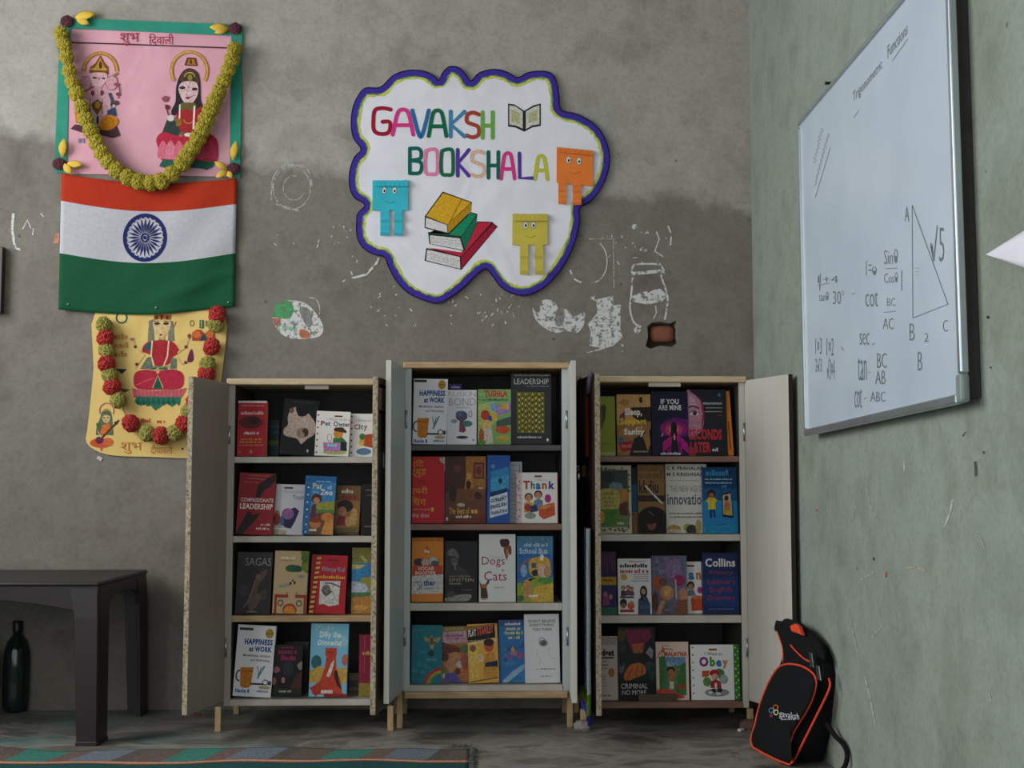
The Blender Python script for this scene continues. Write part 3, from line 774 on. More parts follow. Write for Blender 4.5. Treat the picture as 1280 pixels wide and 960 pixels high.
book(CL, 2, o3, (352, 95, 622, 590), '#b99f77', [W(395, 135, 530, 160, '#eee0c8', 3), W(395, 166, 500, 174, '#8a7752', 5), P(smooth_loop([(560, 96), (640, 96), (640, 260), (590, 255), (565, 220), (575, 160)], 3), '#6a7a2a'), E(600, 150, 38, 34, '#4f6f22'), E(610, 220, 34, 28, '#7f8c34'),
     P(smooth_loop([(440, 230), (480, 205), (560, 215), (570, 255), (520, 262), (460, 258)], 3), '#2f5a34'), E(540, 235, 24, 24, '#1f4a3a')] + [E(x, y, 30, 13, '#9c9690') for x, y in ((575, 296), (420, 376), (455, 366))] + [E(505, 330, 6, 11, DK), E(488, 352, 9, 12, DK), E(520, 346, 9, 12, DK),
     R(365, 440, 475, 466, '#a8352a'), R(365, 440, 385, 590, '#a8352a'), R(530, 440, 640, 466, '#a8352a'), R(600, 440, 620, 590, '#a8352a'), L([(462, 420), (468, 448), (450, 466)], 8, '#a8352a'), L([(545, 420), (535, 448), (560, 466)], 8, '#a8352a'),
     E(415, 508, 24, 27, '#5f5a4a'), E(415, 508, 14, 16, '#c9b58a'), E(563, 508, 24, 27, '#5f5a4a'), E(563, 508, 14, 16, '#c9b58a'), E(490, 562, 58, 52, '#b5442a'), E(490, 570, 46, 40, '#d98f2f')],
     'tan storybook with green leaves and red rickshaw drawing', d=0.012, tilt=1.5, t=0.018)
book(CL, 2, o3, (645, 130, 932, 588), '#a31c24', [R(640 + 5, 130, 700, 588, '#8f151d')] + [P([(652 + (10 - i) * 3.4, 150 + i * 38), (684 + (10 - i) * 3.4, 146 + i * 38), (682 + (10 - i) * 3.4, 164 + i * 38), (650 + (10 - i) * 3.4, 168 + i * 38)], '#d7a84a') for i in range(12)] +
     [W(770, 160, 870, 178, '#6f1018', 6), T('of a', 800, 190, 840, 208, '#6f1018'), T('Wimpy Kid', 725, 222, 912, 268, '#8d97a3', 0.01), W(712, 288, 920, 314, '#d6a13a', 2),
     P([(722, 335), (885, 330), (880, 515), (800, 530), (760, 512), (722, 520)], '#cfcac4'), E(775, 405, 36, 44, '#6f6c6a'), L([(760, 350), (815, 350), (890, 378)], 10, '#4a4846'), L([(740, 400), (775, 450), (820, 410)], 12, '#4a4846'), L([(830, 420), (850, 470), (820, 480)], 5, '#6a6866'), W(770, 495, 845, 505, '#8a8886', 7)],
     'red paperback with a striped spine edge and white torn paper picture', d=0.0, tilt=2.2, t=0.016)
book(CL, 2, o3, (952, 345, 990, 588), '#4f4a45', [R(952, 400, 990, 470, '#6b665e')], 'thin grey book between the red and the seaside covers', d=0.13, t=0.02)
book(CL, 2, o3, (985, 64, 1235, 588), '#8c8238', [R(985, 64, 1235, 180, '#807a38'), L([(1060, 130), (1100, 180), (1080, 210)], 26, '#a8a25a'), P([(985, 190), (1235, 180), (1235, 300), (985, 300)], '#3a7fb0'), P([(985, 195), (1100, 200), (1050, 232), (985, 236)], '#c9b26a'), R(985, 236, 1060, 330, '#3787b8'),
     P([(985, 330), (1100, 350), (1130, 420), (985, 440)], '#9fb0c0'), E(1050, 390, 60, 40, '#b9c0cc'), R(985, 420, 1235, 460, '#4f7a4f'), P([(985, 460), (1235, 440), (1235, 588), (985, 588)], '#b5803a'), E(1060, 540, 60, 22, '#c99a4a')],
     'olive and blue seaside picture book behind a chipboard door edge', d=0.022, t=0.014)

# --- left cabinet, lowest shelf
o4 = (275, 775)
HAP = lambda k, x, y: [R(x + 15 * k, y + 22, x + 130 * k, y + 42, '#3a3030'), E(x + 270 * k, y + 60, 36 * k, 38, '#b08d2e'), W(x + 240 * k, y + 52, x + 300 * k, y + 66, '#7f641c', 1),
     T('HAPPINESS', x + 65 * k, y + 106, x + 302 * k, y + 152, '#1d4f93', 0.05), T('at WORK', x + 108 * k, y + 162, x + 298 * k, y + 206, '#1d4f93', 0.05), T('Mindfulness, Analysis', x + 62 * k, y + 226, x + 290 * k, y + 250, '#3a2a34', 0.02), T('and Well-being', x + 125 * k, y + 262, x + 288 * k, y + 284, '#3a2a34', 0.02),
     P([(x + 48 * k, y + 330), (x + 158 * k, y + 326), (x + 145 * k, y + 472), (x + 125 * k, y + 486), (x + 75 * k, y + 486), (x + 56 * k, y + 470)], '#c8791f'), O(x + 44 * k, y + 395, 34 * k, 46, 13, '#5f5a48', 80, 280), R(x + 52 * k, y + 352, x + 156 * k, y + 362, '#a8621a'), R(x + 140 * k, y + 446, x + 250 * k, y + 460, '#2a2f3a'),
     L([(x + 190 * k, y + 315), (x + 208 * k, y + 410)], 10, '#8fa0a4'), L([(x + 250 * k, y + 312), (x + 195 * k, y + 412)], 12, '#4f7f9f'), L([(x + 225 * k, y + 320), (x + 200 * k, y + 400)], 8, '#6a8a5a'), O(x + 265 * k, y + 438, 26 * k, 22, 7, '#2a2a30'), E(x + 300 * k, y + 442, 16 * k, 18, '#4a4a50'), E(x + 260 * k, y + 478, 50 * k, 14, '#b09d70'),
     W(x + 20 * k, y + 496, x + 148 * k, y + 524, '#2f6aa8', 4), W(x + 200 * k, y + 498, x + 300 * k, y + 516, '#6f7fb0', 9)]
book(CL, 3, o4, (85, 55, 405, 608), '#d4d0d2', HAP(1.0, 85, 55), 'white book with blue title and orange mug on the lowest shelf', d=0.0, tilt=3.0, t=0.016)
book(CL, 3, o4, (398, 205, 648, 608), '#1a1518', [W(470, 216, 575, 232, '#8a2040', 2), W(455, 238, 600, 275, '#a02458', 3), W(475, 287, 595, 325, '#a02458', 4), P(smooth_loop([(500, 350), (560, 340), (575, 420), (540, 450), (500, 430)], 3), '#2b323a'), E(440, 400, 32, 26, '#8f5a58'), E(425, 488, 18, 30, '#a2666a'), E(500, 480, 15, 24, '#b07a74'), P(smooth_loop([(610, 360), (650, 330), (660, 380), (630, 400)], 3), '#8f8f80'),
     P([(560, 540), (600, 440), (650, 410), (650, 545)], '#4f2c24'), R(398, 545, 648, 580, '#252a20'), W(470, 555, 570, 575, '#b5b59a', 3)],
     'small black paperback with magenta title and pale mushrooms', d=0.012, tilt=0.8, t=0.02)
book(CL, 3, o4, (510, 178, 700, 600), '#3a3736', [R(510, 178, 700, 200, '#4a4644')], 'dim grey book standing behind the magenta titled paperback', d=0.12, t=0.02)
book(CL, 3, o4, (708, 38, 1010, 608), '#74b0c8', [E(800, 70, 90, 30, '#8fc4d6'), E(960, 180, 60, 50, '#98c9d8'), T('Dilly the', 778, 100, 950, 160, '#e6f0f0', 0.04), T('Dinosaur', 765, 165, 965, 208, '#e6f0f0', 0.04), E(760, 340, 42, 55, '#2f6a6a'), E(990, 320, 26, 45, '#bd6a5a'), P([(708, 410), (780, 370), (850, 390), (1010, 380), (1010, 500), (708, 500)], '#c9a24a'),
     E(875, 268, 48, 42, '#c4452c'), E(842, 240, 14, 14, '#c4452c'), E(908, 240, 14, 14, '#c4452c'), E(858, 262, 5, 6, DK), E(892, 262, 5, 6, DK), P([(830, 380), (840, 290), (915, 290), (925, 400), (960, 480), (980, 590), (740, 590), (720, 540), (800, 480)], '#c4452c'), P([(845, 450), (878, 350), (905, 320), (890, 400), (870, 455)], '#e4d8c8'), P([(905, 410), (930, 400), (945, 480), (970, 550), (935, 520), (910, 460)], '#3a1c1e'), P([(708, 540), (800, 510), (820, 560), (760, 608), (740, 570)], '#b83a26'), R(805, 556, 900, 580, '#e0d6cc'), R(830, 582, 1010, 608, '#8f2f22')],
     'tall light blue storybook with an orange animal on yellow ground', d=0.0, tilt=1.0, t=0.024)
book(CL, 3, o4, (1030, 430, 1105, 590), '#7a7260', [R(1030, 440, 1105, 490, '#8a7f66'), R(1030, 495, 1105, 560, '#5a5654')], 'low grey and tan books in the shade of the lowest shelf', d=0.12, t=0.03)
book(CL, 3, o4, (1108, 120, 1240, 605), '#7c1830', [R(1108, 200, 1130, 560, '#92203c'), W(1135, 250, 1230, 280, '#c9a060', 2), R(1108, 500, 1240, 605, '#8f7a30'), L([(1150, 130), (1150, 420)], 7, '#b03a50')],
     'maroon book with olive base band next to the door edge', d=0.014, t=0.014)

# --- middle cabinet, first shelf
o5 = (505, 460)
book(CMd, 0, o5, (50, 90, 340, 610), '#d4d0d2', HAP(0.93, 40, 76), 'white book with blue title and orange mug on the highest shelf', d=0.0, tilt=0.8, t=0.016)
book(CMd, 0, o5, (352, 130, 460, 590), '#4a2f7a', [R(352, 130, 460, 178, '#51348a'), W(375, 142, 450, 162, '#c9bfe0', 2)], 'violet book showing only its top edge behind the silver cover', d=0.075, t=0.02)
book(CMd, 0, o5, (345, 178, 580, 600), '#c9c5c8', [T('RUSKIN', 352, 190, 575, 228, '#a8a4a6', 0.0), T('BOND', 358, 240, 575, 300, '#a39fa0', 0.0), W(420, 310, 530, 320, '#a8a4a6', 4), E(460, 380, 48, 40, '#46506e'), E(440, 365, 28, 24, '#5a6484'), P([(445, 400), (480, 395), (495, 500), (440, 505)], '#6a4456'), E(505, 440, 42, 24, '#3f7a70'), E(400, 420, 26, 16, '#7f9aa0'), O(530, 365, 16, 26, 6, '#5f7a80'), E(465, 545, 48, 12, '#2f3a3c'), E(470, 480, 18, 30, '#8a3a48'), E(555, 566, 7, 8, '#a84a3a')],
     'silvery white paperback with a small blue tree drawing', d=0.0, t=0.014)
book(CMd, 0, o5, (590, 172, 856, 605), '#6f9a5a', [R(590, 172, 856, 262, '#7fa563'), T('TUSHILA', 645, 180, 828, 232, '#b52a2a', 0.05), W(630, 245, 835, 262, '#2f4f3a', 5), P([(590, 290), (730, 270), (750, 420), (590, 560)], '#a9b86a'), P([(680, 280), (740, 275), (735, 350), (700, 340)], '#7f9fc4'), P([(735, 300), (856, 275), (856, 350), (735, 390)], '#9a7fae'), R(770, 285, 840, 330, '#c49a5a'), E(650, 375, 36, 40, '#b53a2a'), E(690, 400, 22, 20, '#3a4a9a'), E(725, 390, 24, 36, '#d0a845'), P([(740, 420), (856, 385), (856, 450), (740, 470)], '#4a5a52'),
     E(660, 450, 40, 36, '#d9b06a'), P([(620, 600), (630, 480), (700, 470), (715, 600)], '#c9bfae'), E(790, 490, 60, 30, '#c4552c'), E(620, 540, 22, 60, '#a8562f'), E(790, 560, 56, 30, '#b0a04f'), P([(590, 580), (660, 575), (650, 605), (590, 605)], '#4a9a3a')],
     'green storybook cover with a crowded colourful street scene', d=0.0, t=0.012)
book(CMd, 0, o5, (858, 48, 1180, 605), '#2b2b2d', [W(885, 54, 1180, 66, '#8a8a8a', 6), T('LEADERSHIP', 882, 88, 1160, 132, '#b8b8b8', 0.0), W(980, 142, 1160, 152, '#7a7a7a', 7), R(905, 195, 1125, 515, '#6a6420')] +
     [E(922 + i * 27, 212 + j * 22 + (i % 2) * 8, 5, 8, ('#cfc884', '#2a2a1a')[(i + j) % 2], 8) for i in range(8) for j in range(14)] + [W(905, 540, 1105, 558, '#b8b4b4', 2), E(1148, 572, 9, 13, '#d8d4d0')],
     'tall charcoal book with an olive yellow patterned panel', d=0.0, t=0.022)

# --- middle cabinet, second shelf
o6 = (505, 560)
book(CMd, 1, o6, (40, 72, 325, 605), '#b5161c', [T('एिट', 20, 96, 140, 160, '#d9922c', 0.01), T('ट्यूड', 30, 172, 160, 240, '#d9922c', 0.01), T('इज़', 90, 262, 150, 296, '#8a1014', 0.01), T('एवरी', 20, 312, 175, 382, '#d9922c', 0.01), T('िथंग', 25, 396, 160, 466, '#d9922c', 0.01), W(50, 486, 195, 502, '#d88a84', 3), E(217, 496, 15, 17, '#d9a22c'), T('जेफ केलर', 35, 524, 192, 562, '#dcb0aa', 0.01),
     P([(275, 82), (325, 78), (325, 200), (312, 130), (285, 110)], '#b5aca0'), L([(318, 130), (312, 600)], 7, '#8a2a28')],
     'bright red book with yellow Hindi title and worn corner', d=0.0, tilt=0, t=0.02)
book(CMd, 1, o6, (330, 70, 655, 605), '#5c3626', [P([(330, 70), (500, 70), (490, 330), (330, 360)], '#4a2a22'), P([(490, 70), (655, 70), (655, 330), (500, 330)], '#9a6428'), R(555, 120, 640, 250, '#4a281c'), R(566, 132, 630, 238, '#8a4a38'), E(598, 185, 22, 34, '#6a2f28'), R(395, 140, 450, 195, '#6a3a38'), P([(500, 200), (545, 200), (550, 320), (480, 340)], '#a8742f'), E(515, 230, 18, 24, '#c08a4a'), E(515, 300, 20, 36, '#2f1a14'), P([(380, 330), (540, 330), (580, 430), (400, 440)], '#6f4228'), E(390, 370, 30, 70, '#3a201c'), E(600, 350, 48, 46, '#7a4a28'), E(590, 385, 30, 30, '#3f2218'), E(615, 325, 22, 10, '#a89a8a'),
     E(455, 460, 34, 16, '#b9a58c'), P([(330, 560), (655, 540), (655, 605), (330, 605)], '#6a2f22'), T('The Best of', 360, 482, 522, 532, '#cf9a3a', 0.02), W(536, 484, 610, 528, '#cf9a3a', 5), W(415, 542, 542, 564, '#d6c8b4', 6), E(343, 572, 9, 15, '#d8d0c4')],
     'brown painted cover of a dim room with gold title', d=0.004, t=0.018)
book(CMd, 1, o6, (845, 110, 945, 600), '#b9bcc0', [W(858, 130 + i * 1, 925, 140, '#8f9296', i) for i in range(1)] + [R(855, 180 + i * 34, 935, 184 + i * 34, '#94989c') for i in range(12)] + [R(925, 130, 930, 590, '#8f5a5a')],
     'white printed leaf standing behind the blue translation book', d=0.05, t=0.006)
book(CMd, 1, o6, (662, 60, 845, 600), '#1f4d92', [P([(690, 190), (835, 150), (838, 330), (690, 350)], '#2f86b8'), P([(690, 250), (838, 215), (838, 330), (690, 350)], '#3f9ac4'), E(708, 148, 16, 18, '#5a86bc'), E(768, 265, 16, 22, '#1f3a4a'), P([(685, 360), (825, 318), (825, 375), (685, 420)], '#1f3f70'), P([(685, 395), (825, 352), (830, 520), (685, 560)], '#c9d4e0'),
     T('MOST WORD', 692, 365, 820, 385, '#0f1f40', 0.04, 36), T('CURRENT', 692, 412, 820, 442, '#16284a', 0.05, 30), T('ENGLISH', 692, 460, 820, 490, '#16284a', 0.05, 30), T('TRANSLATION', 692, 510, 822, 536, '#16284a', 0.05, 24)],
     'blue language book with a white block of slanted capitals', d=0.0, tilt=0.5, t=0.012)
book(CMd, 1, o6, (900, 198, 1235, 605), '#d8d3cf', [R(900, 198, 945, 605, '#d6bfc0')] + dots(922, 270, 922, 550, 1, 6, 7, '#b04a4a') + dots(902, 240, 902, 570, 1, 6, 7, '#b04a4a') + [R(1228, 198, 1235, 605, '#b5302a'), R(1045, 222, 1105, 236, '#7a2f33'), T('I Want to', 1055, 248, 1150, 268, '#9aa0a8'),
     T('T', 955, 264, 1008, 334, '#b5322a', 0.04), T('h', 1015, 266, 1048, 332, '#3f7f5a', 0.04), T('a', 1055, 284, 1095, 334, '#2f6ab0', 0.04), T('n', 1105, 284, 1145, 332, '#a86a3a', 0.04), T('k', 1160, 266, 1208, 332, '#4a3a86', 0.04),
     E(1010, 545, 46, 26, '#8f9a92')] + person(1075, 380, 30, '#2a1a18', '#6f8aa0') + person(998, 400, 30, '#5a2420', '#c9a23a') + [E(990, 480, 26, 30, '#a8304a'), P([(1010, 520), (1010, 470), (1060, 455), (1075, 510)], '#2f3f60'), P([(1080, 490), (1205, 445), (1210, 540), (1120, 575), (1080, 545)], '#c4552f'), P([(1080, 475), (1150, 450), (1205, 440), (1205, 462), (1120, 498), (1080, 495)], '#d66a3a'), P([(1100, 480), (1160, 455), (1180, 465), (1130, 490)], '#c49a4a'), E(1152, 408, 26, 34, '#b5307a')],
     'white square picture book with multicoloured title and orange box', d=0.026, t=0.010)

# --- middle cabinet, third shelf
o7 = (505, 662)
book(CMd, 2, o7, (45, 70, 312, 595), '#cf7a22', [R(45, 70, 312, 100, '#c06a18'), E(170, 180, 26, 26, '#b5651a'), W(150, 168, 192, 196, '#efe0cc', 4), E(172, 150, 8, 7, '#a02f22'), R(60, 245, 275, 300, '#8a5a3a'), E(105, 270, 40, 30, '#3a2c28'), E(160, 275, 36, 30, '#c9a890'), E(225, 262, 42, 34, '#b9b4b0'), E(240, 282, 34, 22, '#4a5a5a'), R(50, 300, 305, 382, '#c0452a'),
     T('VOCAB', 95, 308, 232, 340, '#e8d8cc', 0.03), T('BOOSTER', 75, 348, 250, 376, '#e8d8cc', 0.03), P([(45, 385), (312, 372), (312, 528), (45, 532)], '#cfcac6'), L([(70, 435), (130, 430), (128, 470), (95, 500)], 9, '#5f7a4a'), L([(80, 432), (140, 500)], 8, '#6a8aa0'), T('ther', 145, 415, 248, 466, '#274a80', 0.05), W(150, 478, 240, 492, '#6a7a8a', 3)],
     'orange exam paperback with a white lower band', d=0.0, tilt=0, t=0.03)
book(CMd, 2, o7, (325, 95, 585, 590), '#1e1c1d', [P(smooth_loop([(330, 300), (335, 190), (380, 152), (425, 180), (442, 235), (430, 290), (440, 300), (500, 340), (500, 400), (330, 400)], 3), '#3a3736'), P(smooth_loop([(345, 190), (385, 155), (425, 185), (435, 240), (410, 220), (365, 215)], 3), '#6f6c6a'), E(400, 262, 26, 34, '#5c5856'), L([(388, 285), (425, 282)], 8, '#8f8c88'), L([(405, 290), (410, 330)], 9, '#8a8784'),
     W(365, 376, 530, 386, '#8a8070', 3), T('EINSTEIN', 360, 398, 556, 426, '#b09f70', 0.0), W(362, 436, 460, 448, '#a8a29a', 4), W(460, 488, 550, 496, '#6a6866', 5), P(smooth_loop([(330, 560), (420, 535), (530, 530), (535, 560), (490, 585), (330, 585)], 3), '#8f8b88'), P(smooth_loop([(340, 520), (370, 500), (410, 515), (400, 545), (350, 550)], 3), '#4a4644')],
     'black book with a grey photographed man and tan capitals', d=0.01, tilt=0, t=0.016)
book(CMd, 2, o7, (600, 40, 893, 582), '#c4c4c0', [P(smooth_loop([(770, 85), (830, 80), (845, 110), (830, 140), (790, 145), (772, 125)], 3), '#4a2a22'), P(smooth_loop([(800, 150), (850, 130), (862, 180), (850, 210), (830, 180), (825, 250), (805, 200)], 3), '#7a4a38'), P(smooth_loop([(815, 160), (835, 160), (835, 220), (820, 225)], 3), '#a86a52'), T('The Love of', 690, 212, 790, 232, '#9f9a98'),
     T('Dogs', 622, 220, 806, 306, '#a03040', 0.0), T('&', 780, 318, 802, 340, '#a05060', 0.0), T('Cats', 640, 338, 822, 412, '#a03040', 0.0), W(722, 458, 812, 472, '#8a8684', 3), P(smooth_loop([(605, 430), (600, 410), (620, 440), (650, 440), (675, 400), (682, 430), (660, 460), (672, 540), (650, 562), (615, 558), (612, 480)], 3), '#6a4026'), P(smooth_loop([(620, 475), (660, 475), (665, 550), (620, 552)], 3), '#4a3226'), E(640, 455, 22, 16, '#a8683a'), R(618, 552, 668, 564, '#b5a58a')],
     'white hardback with crimson title and brown dog pictures', d=0.0, t=0.016)
book(CMd, 2, o7, (905, 55, 1195, 580), '#3a6c94', [R(905, 55, 1195, 130, '#4a7694'), W(960, 112, 1150, 140, '#9fb8c8', 6), T('School Bus', 925, 150, 1150, 196, '#b4c6d0', 0.02), P([(905, 200), (1195, 200), (1195, 380), (905, 420)], '#2f639c'), O(1040, 330, 115, 100, 14, '#8f5a5a', 180, 300), P(smooth_loop([(1000, 260), (1050, 225), (1130, 220), (1170, 260), (1165, 350), (1080, 380), (1010, 360)], 3), '#c49a3a'), E(1105, 225, 14, 26, '#e0dcd0'), R(1020, 270, 1060, 310, '#4a5a6a'), E(1060, 350, 40, 28, '#2f2a2a'), E(1110, 340, 40, 60, '#c9a49a'), E(1150, 340, 30, 46, '#b58a5a'), E(960, 330, 26, 50, '#7fa0c4'),
     P([(905, 440), (1000, 390), (1070, 370), (1195, 400), (1195, 580), (905, 580)], '#8a9a3a'), P([(1050, 460), (1195, 430), (1195, 580), (1010, 580)], '#c2a03f'), E(1130, 410, 60, 26, '#4f8a3f'), P([(930, 430), (1020, 390), (1060, 385), (990, 430)], '#2a2420'), E(985, 440, 30, 36, '#c08a5a'), P([(965, 560), (965, 460), (1010, 450), (1020, 555)], '#bd8058'), E(930, 550, 30, 24, '#3f6a3a'), R(1000, 524, 1070, 540, '#d8d4cc')],
     'blue picture book with a yellow bus and green hills', d=0.0, t=0.012)

# --- middle cabinet, lowest shelf
o8 = (505, 760)
book(CMd, 3, o8, (42, 140, 300, 625), '#136a7a', [P([(42, 160), (310, 145), (310, 250), (42, 250)], '#1a7a84')] + blobs(60, 360, 270, 560, 10, ['#1f8088', '#17707e', '#2a8a8c'], 3, 14, 36) + [P(smooth_loop([(150, 240), (190, 255), (210, 230), (235, 255), (290, 235), (265, 285), (235, 275), (228, 330), (205, 335), (190, 280), (160, 275)], 3), '#b59a5a'), E(212, 275, 16, 34, '#6a4a2a'), E(208, 375, 24, 26, '#1f3a2c'), W(165, 405, 262, 440, '#4f9a94', 3),
     O(310, 640, 160, 150, 26, '#b5352f', 175, 275), O(310, 640, 136, 126, 22, '#b59a3a', 175, 275), O(310, 640, 114, 106, 18, '#3f8a5a', 175, 275)],
     'teal storybook with a golden winged figure and rainbow', d=0.0, tilt=0.5, t=0.010)
book(CMd, 3, o8, (298, 152, 530, 622), '#a8683f', [P([(298, 152), (490, 150), (500, 190), (298, 195)], '#9a8a4a'), W(345, 165, 480, 180, '#c9b56a', 3), P([(298, 200), (505, 190), (515, 290), (298, 300)], '#c9a8b4'), W(330, 218, 485, 238, '#a03a7a', 2), W(340, 246, 480, 262, '#b0508a', 4), P([(310, 280), (460, 330), (455, 365), (310, 345)], '#8a4a2a'), P([(310, 300), (450, 345), (450, 375), (315, 372)], '#6a3822'), E(490, 345, 40, 34, '#5a7a4a'), E(415, 405, 48, 40, '#c98a60'), E(330, 405, 30, 40, '#5a3428'), P([(330, 480), (360, 420), (430, 450), (480, 540), (380, 560)], '#c58a62'), E(455, 470, 40, 30, '#c9bfb4'), E(490, 450, 34, 60, '#a85a48'), E(430, 530, 24, 28, '#6a4028'), E(490, 560, 40, 36, '#b8704a'), P([(315, 620), (320, 550), (400, 535), (470, 620)], '#5a5aa0'), E(320, 520, 26, 36, '#7a7a2a'), R(298, 545, 325, 585, '#d0c8b4')],
     'picture book with brown cover, pink title band and large faces', d=0.018, tilt=-1.2, t=0.010)
book(CMd, 3, o8, (520, 135, 762, 620), '#c9973f', [P([(500, 150), (755, 125), (755, 150), (500, 172)], '#8a6a2c'), P([(500, 180), (740, 142), (745, 250), (508, 285)], '#1c1716'), T('FLAT', 528, 184, 592, 240, '#d8ccc0', 0.05, 10), T('STANLEY', 600, 160, 732, 232, '#cf5a3a', 0.05, 22), W(520, 262, 700, 276, '#a89a8a', 3), P([(508, 290), (750, 262), (750, 280), (508, 302)], '#d8c49a'), P([(525, 320), (610, 310), (615, 450), (590, 460), (600, 570), (575, 575), (568, 470), (555, 470), (560, 580), (535, 582), (538, 460), (520, 450)], '#d9b558'), E(560, 335, 26, 28, '#8a5a32'), E(690, 320, 38, 50, '#b5553a'), E(690, 290, 42, 30, '#3a1c18'), P([(645, 470), (655, 385), (730, 370), (750, 470)], '#c98a3a'), P([(645, 500), (660, 455), (755, 440), (755, 500), (700, 500), (660, 530)], '#22283a'), E(625, 420, 20, 36, '#d0b89a'), R(640, 490, 750, 575, '#bf8c38'), P([(530, 605), (755, 575), (755, 585), (530, 614)], '#6a4a22')],
     'mustard yellow storybook with tilted black title block', d=0.0, tilt=-2.2, t=0.012)
book(CMd, 3, o8, (762, 100, 985, 598), '#2f659a', [R(762, 100, 985, 150, '#33568a'), W(815, 120, 940, 142, '#d8d4c0', 2), W(820, 155, 940, 182, '#cfc878', 3), W(810, 190, 955, 216, '#cfc878', 4), W(840, 226, 935, 252, '#cfc878', 5)] + blobs(790, 290, 960, 460, 16, ['#3f86b0', '#5fa0a8', '#8a5a86', '#a8708a', '#4a7a9a', '#3a5a8c'], 8, 14, 30) + [E(875, 335, 14, 22, '#b5a05a'), E(930, 390, 20, 20, '#a84a7a'), P([(790, 580), (880, 500), (985, 440), (985, 480), (900, 540), (830, 598), (790, 598)], '#8fb0cc'), P([(830, 598), (900, 540), (985, 480), (985, 598)], '#3a7ab0')],
     'blue adventure book with yellow title and swirling water', d=0.012, tilt=-0.8, t=0.012)
book(CMd, 3, o8, (970, 55, 1250, 598), '#c6c4c4', [T('DON\'T BELIEVE', 1005, 98, 1220, 122, '#5f5c5c', 0.02), T('EVERYTHING', 1015, 130, 1210, 152, '#6a6868', 0.02), T('YOU THINK', 1035, 164, 1195, 188, '#5f5c5c', 0.02), E(1122, 285, 36, 28, '#8a8888'), E(1122, 285, 22, 17, '#5a5858'), O(1110, 262, 26, 22, 5, '#6a6868'), L(smooth_loop([(1075, 340), (1070, 380), (1095, 420), (1085, 450)], 4, False), 3, '#a8a6a4'), L(smooth_loop([(1160, 310), (1165, 360), (1180, 405), (1215, 412)], 4, False), 3, '#a8a6a4'), L([(1010, 262), (1040, 262), (1042, 280)], 2, '#aaa8a6'), W(1060, 482, 1220, 494, '#9a9896', 5), W(1090, 538, 1185, 552, '#a3a1a0', 6)],
     'plain white book with grey capitals and thin head outline', d=0.0, tilt=-0.8, t=0.014)

# --- right cabinet, first shelf
o9 = (735, 480)
book(CR, 0, o9, (-20, 100, 222, 572), '#7c8422', [R(-20, 100, 222, 122, '#8a9048'), E(100, 250, 34, 70, '#4a5416'), E(120, 200, 20, 36, '#414c14'), E(92, 300, 20, 60, '#56601a'), L([(95, 170), (120, 230), (100, 330)], 8, '#3a4412'), W(80, 470, 190, 484, '#5f6a20', 3), R(-20, 545, 222, 572, '#a8a878')],
     'olive green book partly hidden behind a chipboard door edge', d=0.004, t=0.014)
book(CR, 0, o9, (235, 85, 508, 575), '#b98a4f', [R(235, 85, 508, 190, '#c0935a'), E(430, 130, 14, 26, '#2a1a14'), E(300, 150, 40, 30, '#a87842'), P([(350, 190), (508, 185), (508, 300), (440, 320), (360, 260)], '#2a201c'), P([(260, 250), (300, 220), (300, 300), (255, 320)], '#5a3a5a'), P([(235, 330), (508, 300), (508, 575), (235, 575)], '#9a6c3e'), P([(370, 440), (508, 360), (508, 575), (330, 575)], '#241c1a'), P([(440, 420), (490, 360), (500, 480), (480, 540)], '#a8763f'), E(265, 450, 30, 24, '#3f6a7a'), P([(245, 470), (360, 455), (345, 530), (270, 545)], '#9a2430'), W(270, 480, 345, 510, '#c96a70', 3),
     T('Sleep,', 300, 195, 438, 270, '#e8e0d4', 0.04), T('Support', 262, 275, 472, 340, '#dcb826', 0.05), T('and', 385, 340, 440, 360, '#d8ccbc', 0.02), T('Sanity', 290, 358, 455, 424, '#e8e0d4', 0.04), W(365, 535, 480, 548, '#b5a890', 4)],
     'tan paperback with white and yellow hand lettered title', d=0.0, t=0.014)
book(CR, 0, o9, (515, 62, 808, 575), '#15122a', [T('IF YOU', 590, 122, 735, 164, '#d4d0d8', 0.03), T('ARE MINE', 570, 170, 755, 212, '#d4d0d8', 0.03), P([(580, 330), (640, 290), (700, 270), (808, 290), (808, 420), (590, 420)], '#5a1a66'), E(690, 360, 110, 60, '#8a1a6a'), E(690, 370, 70, 50, '#b83a6a'), E(690, 365, 40, 36, '#c96a5a'), E(692, 345, 26, 42, '#140c18'), P([(670, 340), (712, 340), (720, 430), (662, 430)], '#140c18'), P([(600, 470), (660, 420), (740, 420), (800, 480), (808, 560), (700, 460), (600, 550)], '#a8187a'), P([(630, 540), (690, 450), (750, 470), (760, 560), (640, 570)], '#7a1468'), P([(675, 430), (712, 430), (730, 560), (665, 560)], '#17101c'), R(690, 400, 700, 450, '#c9a06a'), L([(590, 425), (605, 395)], 7, '#b5b0bc'), W(582, 547, 745, 568, '#c9c0d0', 2)],
     'dark navy novel with a magenta butterfly and winged figure', d=0.0, t=0.016)
